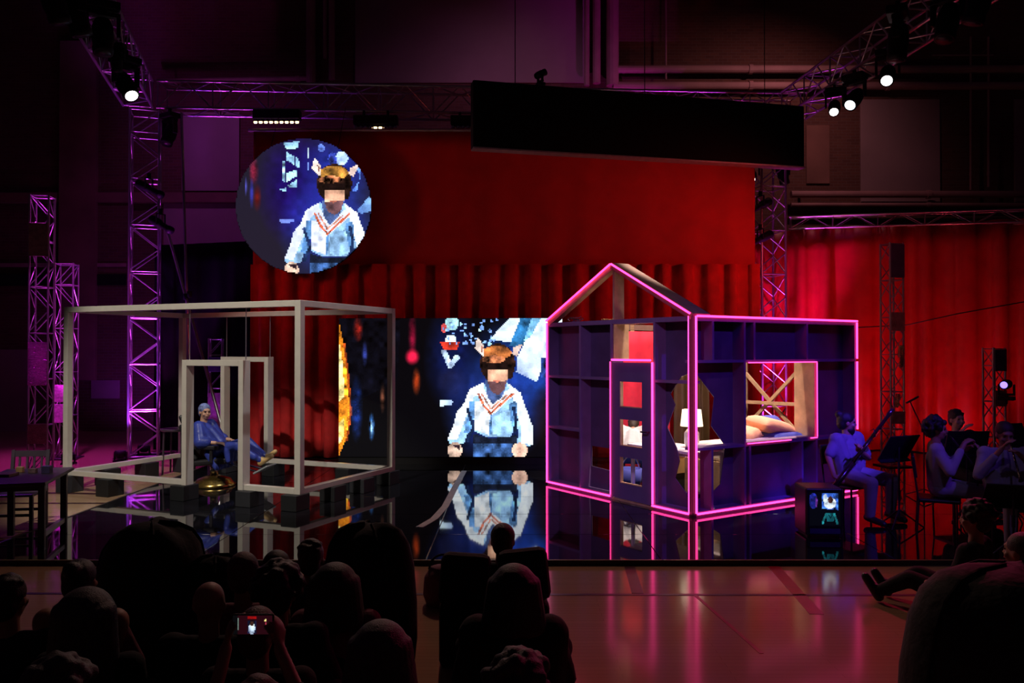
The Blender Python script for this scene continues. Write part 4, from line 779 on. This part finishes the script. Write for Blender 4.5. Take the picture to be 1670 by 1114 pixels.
def person(label, loc, rz, J, top='shirt_pale', legs='trouser_grey', skin='skin_light', hairm='hair_black', style='short', yaw=0, pitch=0, sleeve=1.0, shoes='dark_leather',
           voxel=.009, group=None, curl=.7, full=True, hands=(None, None), extra=None, seed=0, beard=False, face=True, bulk=1.0, hscale=1.0, drop=None):
    t = thing('person', label, 'person', loc, rz, group); t2 = t
    b = bulk; M = rot(pitch, 0, yaw); B = MB(); C = MB(); Lg = MB(); J = {k: Vector(v) for k, v in J.items()}
    head(B, J['head'], M, hscale); B.cap(J['neck'] - V3(0, 0, .02), J['head'] - V3(0, .01, .05), .055, .05)
    for s in 'LR':
        B.cap(J['s' + s], J['e' + s], .046, .038); B.cap(J['e' + s], J['w' + s], .038, .027)
        d = J['w' + s] - J['e' + s]; hi = hands['LR'.index(s)]; dd, nn = hi if hi else (d, V3(0, 0, -1) + V3((1 if s == 'L' else -1) * .3, 0, 0))
        hand(B, J['w' + s], Vector(dd), Vector(nn), curl, 1 if s == 'L' else -1)
        B.cap(J['s' + s], J['h' + s], .08, .09)
        if full: B.cap(J['h' + s], J['k' + s], .075, .052); B.cap(J['k' + s], J['a' + s], .05, .036); B.cap(J['a' + s], J['t' + s], .036, .03)
        # garment volumes
        C.cap(J['s' + s], J['s' + s] * .4 + J['h' + s] * .6, .085 * b, .105 * b); C.cap(J['s' + s] * .4 + J['h' + s] * .6, J['h' + s] + V3(0, 0, .02), .105 * b, .112 * b)
        el = J['e' + s]; C.cap(J['s' + s] * .35 + J['neck'] * .65 - V3(0, 0, .02), J['s' + s], .055 * b, .066 * b)
        if sleeve > 0: C.cap(J['s' + s], J['s' + s].lerp(el, min(sleeve, 1)), .066 * b, .058 * b)
        if sleeve > 1: C.cap(el, el.lerp(J['w' + s], sleeve - 1), .056 * b, .042 * b)
        if full: Lg.cap(J['h' + s], J['k' + s], .098 * b, .070 * b); Lg.cap(J['k' + s], J['k' + s].lerp(J['a' + s], .92), .070 * b, .052 * b)
    C.cap(J['chest'], J['pelvis'] + V3(0, .01, .08), .115 * b, .13 * b); C.cap(J['neck'] - V3(0, 0, .05), J['chest'], .07 * b, .12 * b)
    B.cap(J['chest'], J['pelvis'], .10, .12)
    if extra: extra(C, Lg, J)
    bo = soft(B, 'body', skin, t2, voxel, 2); soft(C, 'top', top, t2, max(voxel * 1.3, .012), 5)
    if full:
        Lg.cap(J['hL'], J['hR'], .115 * b, .115 * b); soft(Lg, 'trousers', legs, t2, max(voxel * 1.3, .012), 5)
        for s in 'LR':
            d = (J['t' + s] - J['a' + s]); m = MB(); m.cap(J['a' + s] - V3(0, 0, .01) - d * .22, J['t' + s] + d * .1, .043, .036); m.cap(J['a' + s] + V3(0, 0, .03), J['a' + s], .042, .042); soft(m, 'shoe', shoes, t2, .012, 2)
    if style and style != 'bald': soft(hair(J['head'], M, style, hscale * 1.02, seed), 'hair', hairm, t2, .010, 1)
    if beard:
        m = MB(); T = lambda x, y, z: J['head'] + M @ V3(x, y, z); m.ell(T(0, .035, -.085), (.058, .055, .05), M); m.ell(T(0, .07, -.10), (.035, .03, .045), M); soft(m, 'beard', hairm, t2, .010, 1)
    if face:
        for x in (-.032, .032): MB().ell(J['head'] + M @ V3(x, .079, .008), (.012, .008, .007), M, 10, 6).build('eye', 'eye_dark', bo, smooth=True)
        MB().ell(J['head'] + M @ V3(0, .096, -.052), (.02, .006, .006), M, 10, 6).build('mouth', 'lip', bo, smooth=True)
    return t

# barber chair and reclining performer in blue
ac = G(349, 792); ac = Vector((ac.x, ac.y, 0)); ARZ = R(-90 - 8)
t = thing('barber_chair', 'dark barber chair on a round brass base inside the white room frame', 'chair', ac, ARZ)
MB().lathe([(.30, 0), (.31, .02), (.27, .05), (.24, .10), (.14, .14), (.07, .16), (.001, .17)], (0, 0, 0), 32).build('base', 'brass', t, smooth=True); MB().tube((0, 0, .15), (0, 0, .36), .06, n=16).build('column', 'chrome', t, smooth=True)
MB().obox((0, .05, .38), (.5, .52, .09), rot(6, 0, 0)).build('seat', 'dark_leather', t, bevel=.03); MB().obox((0, -.30, .66), (.48, .09, .58), rot(24, 0, 0)).build('backrest', 'dark_leather', t, bevel=.03); MB().obox((0, -.46, .99), (.26, .07, .14), rot(24, 0, 0)).build('headrest', 'dark_leather', t, bevel=.03)
for s in (-1, 1): MB().obox((s * .28, 0, .60), (.07, .44, .06)).obox((s * .28, .1, .48), (.03, .05, .22)).build('armrest', 'dark_leather', t, bevel=.015)
MB().obox((0, .80, .27), (.34, .24, .025), rot(28, 0, 0)).build('footrest', 'grey_plate', t, bevel=.008); MB().tube((-.12, .3, .34), (-.12, .74, .24), .014).tube((.12, .3, .34), (.12, .74, .24), .014).build('footrest_arm', 'chrome', t)
J = dict(pelvis=(0, .06, .53), chest=(0, -.10, .80), neck=(0, -.17, .95), head=(0, -.15, 1.10), sL=(-.18, -.15, .90), sR=(.18, -.15, .90), eL=(-.29, -.08, .68), eR=(.29, -.06, .68), wL=(-.24, .14, .66), wR=(.24, .16, .665),
         hL=(-.09, .08, .53), hR=(.09, .08, .53), kL=(-.12, .47, .66), kR=(.10, .47, .64), aL=(-.10, .78, .41), aR=(.09, .80, .39), tL=(-.11, .90, .50), tR=(.10, .94, .46))
def gown(C, Lg, J):
    for s in 'LR': C.cap(J['s' + s], J['e' + s], .085, .10); C.cap(J['e' + s], J['e' + s].lerp(J['w' + s], .35), .10, .085)
    for x in (-.16, -.08, 0, .08, .16):
        Lg.cap((x, .10, .56), (x * 1.1, .46, .64), .075, .07); Lg.cap((x * 1.2, .02, .50), (x * 1.35, .16, .30), .07, .05); Lg.cap((x * 1.1, .46, .62), (x * .9, .70, .46), .07, .055); Lg.cap((x * 1.2, .30, .56), (x * 1.3, .33, .40), .06, .035)
person('reclining person in a blue satin gown and patterned head scarf in the barber chair', ac, ARZ, J, 'gown_blue', 'gown_blue', 'skin_light', 'scarf_blue', 'crop', yaw=-38, pitch=-4, sleeve=.9, shoes='tan_ply', voxel=.008, extra=gown, curl=.5, seed=2)

# musicians
def stool(loc, rz, label, hs=.45):
    t = thing('musician_chair', label, 'chair', loc, rz, 'chairs of the musicians')
    MB().box((-.21, -.2, hs - .04), (.21, .21, hs)).build('seat', 'black_plastic', t, bevel=.015); MB().obox((0, -.24, hs + .34), (.4, .03, .24), rot(8, 0, 0)).build('backrest', 'black_plastic', t, bevel=.01)
    for x in (-.19, .19): bar('leg', (x, .17, 0), (x, .17, hs - .03), .012, 'black_plastic', t); bar('leg', (x, -.22, 0), (x, -.2, hs - .03), .012, 'black_plastic', t); bar('back_upright', (x, -.2, hs - .03), (x, -.26, hs + .40), .011, 'black_plastic', t)
def music_stand(loc, rz, hz, tilt, label, paper=False, sz=(.48, .33)):
    t = thing('music_stand', label, 'music stand', loc, rz, 'black music stands'); M = rot(tilt, 0, 0)
    MB().obox((0, 0, hz), (sz[0], .012, sz[1]), M).build('desk', 'black_plastic', t, bevel=.003); MB().obox(V3(0, 0, hz) + M @ V3(0, .03, -sz[1] / 2), (sz[0], .06, .01), M).build('ledge', 'black_plastic', t)
    bar('pole', (0, 0, .1), (0, 0, hz), .012, 'black_plastic', t); MB().tube((0, 0, .30), (0, 0, .42), .018).build('collar', 'dark_steel', t)
    for k in range(3): a = 2.1 * k + .4; bar('leg', (0, 0, .2), (.26 * math.cos(a), .26 * math.sin(a), .006), .009, 'black_plastic', t)
    if paper: MB().obox(V3(0, 0, hz + .01) + M @ V3(0, .012, .0), (.3, .006, .26), M).build('sheet_music', 'paper', t)
b1 = D(1384, 760, 9.95); b1 = Vector((b1.x, b1.y, 0)); rz1 = R(-148)
stool(b1, rz1, 'black chair under the bearded bassoonist beside the neon house', .40)
J = seated(.40, .06, .20, .44); Minv = Matrix.Rotation(-rz1, 3, 'Z')
lo = D(1352, 806, 9.62); hi_ = D(1457, 667, 9.5)
bl = lambda f: Minv @ (lo.lerp(hi_, f) - b1)
J['wR'] = bl(.18) + V3(.03, -.06, 0.02); J['eR'] = V3(.33, -.04, .74); J['wL'] = bl(.50) + V3(-.02, -.06, .02); J['eL'] = V3(-.30, .06, .70)
person('bearded seated person in pale short sleeved shirt holding a bassoon', b1, rz1, J, 'shirt_grey', 'trouser_grey', 'skin_mid', 'hair_black', 'bun', yaw=48, pitch=-4, sleeve=.8, beard=True, curl=1.2, seed=4, bulk=1.15, hands=((V3(.3, .6, .5), V3(.6, 0, -.4)), (V3(-.5, .6, -.2), V3(-.4, 0, -.6))))
t = thing('bassoon', 'long dark bassoon held slanting across the bearded player', 'bassoon', lo)
bd_ = (hi_ - lo); q = bd_.to_track_quat('Z', 'Y'); L = bd_.length; F2 = lambda x, y, z: q @ V3(x, y, z)
MB().path([F2(0, 0, 0), F2(0, 0, .02), F2(0, 0, L * .38)], [.03, .036, .032], 12).build('boot_joint', 'bassoon_wood', t, smooth=True); MB().path([F2(.016, 0, L * .38), F2(.016, 0, L * .9), F2(.016, 0, L * .93), F2(.016, 0, L)], [.021, .019, .026, .024], 12).build('bass_joint', 'bassoon_wood', t, smooth=True); MB().path([F2(-.02, 0, L * .38), F2(-.02, 0, L * .66)], [.016, .012], 10).build('wing_joint', 'bassoon_wood', t, smooth=True)
MB().path([F2(-.02, 0, L * .66), F2(-.03, .02, L * .72), F2(-.08, .06, L * .74), F2(-.16, .10, L * .70)], [.005, .005, .004, .003], 6).build('bocal', 'chrome', t)
for k in range(9): z = L * (.1 + .085 * k); MB().tube(F2(.03, -.02, z), F2(.036, -.03, z), .012, n=8).tube(F2(.02, -.032, z), F2(.02, -.032, z + .06), .003, n=5).build('key', 'chrome', t)
def seat_person(px, py, Y, rz, label, clabel, **k):
    p = D(px, py, Y); p = Vector((p.x, p.y, 0)); stool(p, rz, clabel, .40); J = seated(.40, k.pop('lean', .05), .13, .44); f = k.pop('pose', None)
    if f: f(J)
    return p, J, person(label, p, rz, J, **k)
def flute_pose(J):
    J['eR'] = V3(.30, .10, .72); J['wR'] = V3(.13, .25, 1.02); J['eL'] = V3(-.30, .12, .72); J['wL'] = V3(-.02, .30, .96)
pf, Jf, _ = seat_person(1530, 760, 9.05, R(-115), 'seated person with dark curly hair in a lavender top playing a clarinet', 'black chair under the curly haired clarinet player', top='shirt_pale', legs='shirt_pale', hairm='hair_black', style='curly', yaw=8, sleeve=1.7, curl=1.1, pose=flute_pose, seed=6, skin='skin_mid', hands=((V3(.4, .5, .3), V3(.3, .2, -.6)), (V3(-.4, .5, .3), V3(-.3, .2, -.6))))
def in_front(p, rz, a, b, name, label, r0, r1):
    M4 = Matrix.Translation(p) @ Matrix.Rotation(rz, 4, 'Z'); a = M4 @ a; b = M4 @ b; t = thing(name, label, 'clarinet', b); d = a - b
    MB().path([V3(0, 0, 0), d * .06, d * .12, d * .9, d], [r1 * 2, r1 * 1.2, r1, r0, r0 * .6], 10).build('body', 'bassoon_wood', t, smooth=True)
    for k in range(6): c = d * (.2 + .1 * k); MB().ell(c + V3(0, 0, r1), (.008, .008, .005), None, 8, 4).build('key', 'chrome', t)
in_front(pf, R(-115), V3(0, .12, 1.08), V3(.04, .42, .66), 'clarinet', 'dark clarinet at the lips of the curly haired player', .011, .014)
p2, J2, _ = seat_person(1562, 760, 10.35, R(-172), 'seated person with short dark hair behind the wide music stand', 'black chair behind the wide music stand', top='cloth_char', legs='cloth_char', hairm='hair_brown', style='short', sleeve=1.6, seed=8, skin='skin_light', pose=flute_pose)
p3, J3, _ = seat_person(1640, 760, 8.55, R(170), 'seated person in a pale top with head lowered over sheet music', 'black chair under the player with lowered head', top='shirt_pale', legs='shirt_pale', hairm='hair_brown', style='crop', pitch=-18, sleeve=1.7, seed=9, pose=flute_pose, skin='skin_mid')
in_front(p3, R(170), V3(0, .11, 1.07), V3(.03, .44, .72), 'oboe', 'slim dark oboe at the lips of the player with lowered head', .009, .012)
s1 = D(1466, 760, 9.35); music_stand((s1.x, s1.y, 0), R(205), .91, -32, 'black music stand in front of the bassoonist')
s2 = D(1577, 760, 9.7); music_stand((s2.x, s2.y, 0), R(180), .92, -16, 'wide black music stand in front of the short haired player', sz=(.5, .30))
s3 = D(1652, 760, 7.95); music_stand((s3.x, s3.y, 0), R(160), .62, -50, 'low tilted black music stand at the edge of the stage', sz=(.5, .34))
s4 = D(1655, 760, 9.35); music_stand((s4.x, s4.y, 0), R(20), 1.04, -20, 'music stand carrying a white sheet of music', True, (.36, .30))
mp = D(1507, 770, 11.2); mp = Vector((mp.x, mp.y, 0)); t = thing('microphone_stand', 'thin black microphone stand with slanted boom before the glossy red drape', 'microphone stand', mp)
e1 = Vector((0, 0, D(1507, 703, 11.2).z)); e2 = D(1484, 655, 11.2) - mp; bar('pole', (0, 0, .03), e1, .010, 'black_plastic', t); bar('boom', e1 + (e1 - e2) * .2, e2, .008, 'black_plastic', t); bar('microphone', e2 - V3(.05, 0, .02), e2 + V3(.12, 0, .07), .014, 'dark_steel', t); MB().tube(e1 - V3(0, .03, 0), e1 + V3(0, .03, 0), .022).build('boom_joint', 'dark_steel', t)
for k in range(3): a = 2.1 * k; bar('leg', (0, 0, .12), (.28 * math.cos(a), .28 * math.sin(a), .008), .008, 'black_plastic', t)

# person crouching inside the house, seen through the door panes
kp = D(1030, 700, 12.15); kp = Vector((kp.x, kp.y, .026))
J = dict(pelvis=(0, 0, .46), chest=(0, .22, .70), neck=(0, .34, .80), head=(0, .47, .82), sL=(-.19, .30, .80), sR=(.19, .30, .80), eL=(-.27, .38, .52), eR=(.27, .38, .52), wL=(-.12, .52, .38), wR=(.12, .52, .38),
         hL=(-.1, 0, .42), hR=(.1, 0, .42), kL=(-.18, .34, .40), kR=(.18, .34, .40), aL=(-.16, .02, .08), aR=(.16, .02, .08), tL=(-.16, .16, .04), tR=(.16, .16, .04))
person('person in a white shirt crouching with bent back inside the neon house', kp, R(-12), J, 'shirt_white', 'jean_blue', 'skin_light', 'hair_brown', 'short', pitch=-50, sleeve=.9, voxel=.010, seed=11)

# ------------------------------------------------------------------ audience on the gym floor
def floor_pose(hz, lean=.1, arms=None):
    s = hz - .76; s = max(s, -.1); k_ = 1 + min(s, 0) / .64; up = lambda z: V3(0, -math.sin(lean) * z, .125 + max(s, 0) + math.cos(lean) * z * k_)
    return dict(pelvis=up(0), chest=up(.30), neck=up(.47), head=up(.64) + V3(0, .02, 0), sL=up(.41) + V3(-.19, 0, 0), sR=up(.41) + V3(.19, 0, 0), eL=up(.14) + V3(-.27, .08, 0), eR=up(.14) + V3(.27, .08, 0), wL=up(.05) + V3(-.12, .30, .06), wR=up(.05) + V3(.12, .30, .06),
                hL=up(0) + V3(-.1, .02, 0), hR=up(0) + V3(.1, .02, 0), kL=V3(-.26, .42, .30 + max(s, 0)), kR=V3(.26, .42, .30 + max(s, 0)), aL=V3(.08, .48, .07), aR=V3(-.08, .50, .07), tL=V3(.20, .54, .05), tR=V3(-.20, .56, .05))
def watcher(px, ptop, label, style, hairm='hair_black', top='cloth_dark', dz=0.0, yaw=0, pitch=0, rz=0, hs=1.0, bulk=1.0, lean=.1, f=None, face=False, skin='skin_mid', Y=None, seed=0, curl=.7, hands=(None, None)):
    hz = .76 + dz; Y = Y or FPX * (CAMH - FZ - hz - .125 * hs) / (ptop - 573)
    p = D(px, ptop, Y); J = floor_pose(hz, lean); off = J['head'].y
    p = Vector((p.x + math.sin(rz) * off, Y - math.cos(rz) * off, FZ))
    if f: f(J, p)
    if dz > .02:
        m = MB().lathe([(.001, 0), (.24, 0), (.27, dz * .3), (.27, dz * .8), (.24, dz + .02), (.001, dz + .03)], (0, 0, 0), 20); o = m.build('floor_cushion', 'cloth_char', smooth=True, loc=(p.x, p.y, FZ)); tag(o, 'dark round floor cushion under ' + label.replace(' seated', ''), 'cushion')
    return person(label, p, rz, J, top, 'cloth_dark', skin, hairm, style, yaw, pitch, 1.7, voxel=.014, face=face, bulk=bulk, hscale=hs, group='audience on the floor', seed=seed or px, curl=curl, hands=hands)
watcher(342, 945, 'bald headed spectator in dark clothes seated on the floor', 'bald', skin='skin_mid', bulk=1.05)
watcher(145, 958, 'spectator with long loose grey brown hair seated on the floor', 'long', 'hair_grey', hs=1.25)
watcher(16, 938, 'spectator with short dark hair at the edge of the audience by the table', 'short')
watcher(132, 941, 'spectator with small topknot bun seated past the long haired one', 'bun', Y=4.6, dz=0, top='pink_cloth', bulk=.85)
watcher(455, 925, 'spectator with curly dark hair seated beside the bald one', 'curly', hs=1.1)
watcher(452, 897, 'spectator with cropped dark hair past the curly haired one', 'crop', top='cloth_char', dz=-.1)
watcher(548, 918, 'spectator with a wide bob of dark hair beneath the tall black beanbag', 'bob', hs=1.25, top='pink_cloth', bulk=1.0, dz=-.1)
watcher(508, 893, 'spectator with short tousled hair between two darker heads', 'short', hairm='hair_brown', dz=-.15)
watcher(398, 900, 'spectator with pink lit cropped hair and pink jacket by the broad beanbag', 'crop', 'hair_pink_lit', 'pink_cloth', bulk=.9, dz=.01)
watcher(622, 1011, 'spectator with shoulder length grey brown hair in charcoal coat', 'bob', 'hair_grey', 'cloth_char', hs=1.15, bulk=1.15)
watcher(98, 1080, 'spectator with curly grey hair lowest in the audience rows', 'curly', 'hair_grey', hs=1.05, yaw=10)
watcher(820, 853, 'spectator with cropped hair leaning on the wide cushioned seat back', 'crop', 'hair_brown', bulk=1.0, dz=-.04)
watcher(838, 920, 'spectator with long dark hair and heavy coat before the wide cushioned seat', 'bob', 'hair_black', hs=1.2, bulk=1.35)
watcher(842, 1062, 'spectator in a bulky charcoal hooded coat bending forward', 'curly', 'hair_grey', 'cloth_char', hs=1.1, bulk=1.3, pitch=-25, Y=3.05)
phc = D(412, 1019, 3.32)
def hold(J, p):
    q = phc - p; J['wR'] = q + V3(.108, .0, -.095); J['eR'] = V3(.30, .05, .40); J['wL'] = q + V3(-.108, .0, -.095); J['eL'] = V3(-.28, .05, .40)
watcher(418, 1085, 'spectator holding up a small glowing camera in both hands', 'short', 'hair_pink_lit', f=hold, Y=2.93, curl=.9, hands=((V3(.05, .25, .9), V3(.9, .3, 0)), (V3(-.05, .25, .9), V3(-.9, .3, 0))))
watcher(421, 1000, 'spectator with short pink lit hair seated past the glowing camera', 'crop', 'hair_pink_lit', Y=3.75)
t = thing('compact_camera', 'small camera with glowing picture held up by a spectator', 'camera', phc)
MB().box((-.085, 0, -.042), (.085, .018, .042)).build('body', 'fixture_black', t, bevel=.006); MB().lathe([(.02, 0), (.02, .02), (.015, .025)], (.04, .018, 0), 14, rot(-90, 0, 0)).build('lens_barrel', 'fixture_black', t)
P = Pic(0, 0, 60, 30, 40, 22, (38, 8, 16), 6); P.poly([(22, 8), (36, 8), (36, 29), (22, 29)], (20, 22, 45), .3); P.ell(29, 21, 5, 9, (190, 210, 240), jit=.2); P.ell(29, 13, 3, 3.5, (60, 35, 30)); P.poly([(22, 1), (36, 1), (36, 5), (22, 5)], (150, 15, 15), .2); P.ell(50, 8, 1.6, 2, (255, 210, 130)); P.line([(50, 12), (50, 18), (56, 20)], 1.2, (200, 60, 90)); P.line([(8, 5), (9, 27)], 1.2, (110, 130, 120)); P.poly([(0, 0), (7, 0), (7, 30), (0, 30)], (10, 10, 12)); P.line([(57, 12), (57, 26)], 1.2, (160, 130, 150))
pixel_sheet('display', P, lambda u, v: (-.08 + .16 * u, -.002, .038 - .076 * v), None, 'small_screen', t)
def arms_back(J, p): J['wR'] = V3(.32, -.16, .10); J['eR'] = V3(.32, -.06, .34)
def legs_out(J, p):
    arms_back(J, p)
    for s, k in (('L', -.10), ('R', .10)): J['k' + s] = V3(k, .40, .24); J['a' + s] = V3(k, .66, .08); J['t' + s] = V3(k, .74, .18)
watcher(1590, 820, 'spectator with short black hair stretching both legs across the floor by the big beanbag', 'curly', 'hair_black', 'cloth_char', rz=R(46), f=legs_out, face=True, bulk=1.0)
watcher(1664, 868, 'spectator with tied hair half hidden behind the big beanbag', 'pony', 'hair_brown', 'cloth_char', rz=R(30), face=True)

def beanbag(cx, cy, rx, ry, ht, label, seed, lump=.06, top=.75, mat='cloth_dark'):
    rd = random.Random(seed); m = MB(); n = 36; rs = []
    ph = [rd.uniform(0, 6.28) for _ in range(6)]
    for v, r in ((0, .84), (.05, .95), (.2, 1.0), (.45, 1.0), (.7, .95), (.84, .86), (.93, .70), (.98, .45), (1.0, .12)):
        r *= 1 - (1 - top) * v ** 1.5
        rs.append([(rx * r * math.cos(a) * (1 + lump * math.sin(3 * a + ph[0] + 2 * v)), ry * r * math.sin(a) * (1 + lump * math.sin(4 * a + ph[1])), ht * (v + (.05 * math.sin(2 * a + ph[2]) + .03 * math.sin(5 * a + ph[3])) * v * v * r)) for a in [2 * math.pi * k / n for k in range(n)]])
    t = thing('beanbag', label, 'beanbag', (cx, cy, FZ)); m.rings(rs).build('bag', mat, t, smooth=True)
    for k in range(4): a = math.pi / 2 * k + .4; MB().path([V3(r[int(a / 2 / math.pi * n) % n][0], r[int(a / 2 / math.pi * n) % n][1], r[int(a / 2 / math.pi * n) % n][2]) * 1.005 for r in rs], .008, 5).build('seam', 'cloth_char', t)
c = D(604, 900, 5.35); beanbag(c.x, c.y, .30, .26, .93, 'tall black beanbag with a lumpy top standing among the spectators', 3, .03, 1.0)
c = D(248, 900, 5.45); beanbag(c.x, c.y, .36, .28, .92, 'broad black beanbag with a flat top nearest the white frame', 5, .03, 1.0); c = D(352, 900, 5.35); beanbag(c.x, c.y, .20, .2, .72, 'smaller black beanbag squeezed against the broad one', 8, .05, .9)
c = D(1655, 1000, 4.05); beanbag(c.x, c.y, .56, .5, 1.0, 'huge dark beanbag bulging over the floor beside the reclining spectator', 9, .03, .85, 'bag_olive')
c0 = D(806, 900, 5.30); t = thing('cushioned_seat', 'wide dark cushioned floor seat with two rounded back cushions', 'seat', (c0.x, c0.y, FZ))
for x0, x1, z in ((-.36, -.03, .72), (.03, .36, .75)): MB().obox(((x0 + x1) / 2, .1, z - .17), (x1 - x0, .14, .34), rot(-8, 4 if x0 < 0 else -6, 0)).build('back_cushion', 'cloth_char', t, bevel=.05)
MB().box((-.36, .0, 0), (.36, .17, .42)).build('base', 'cloth_dark', t, bevel=.04); MB().box((-.36, .17, 0), (.36, .8, .03)).build('seat_cushion', 'cloth_char', t, bevel=.01)
c = G(722, 985, FZ); t = thing('shoulder_bag', 'soft pink and grey bag on the gym floor beside the wide cushioned seat', 'bag', (c.x, c.y, FZ)); MB().lathe([(.001, 0), (.13, 0), (.16, .08), (.15, .22), (.10, .30), (.001, .31)], (0, 0, 0), 18).build('body', 'pink_cloth', t, smooth=True); MB().path([(.11 * math.cos(a), 0, .28 + .12 * math.sin(a)) for a in [math.pi * k / 10 for k in range(11)]], .01, 6).build('strap', 'cloth_char', t)

# fuse all soft bodies into plain meshes
bpy.context.view_layer.update(); dg = bpy.context.evaluated_depsgraph_get()
for o in BAKE:
    me = bpy.data.meshes.new_from_object(o.evaluated_get(dg)); o.modifiers.clear(); o.data = me; me.shade_smooth()
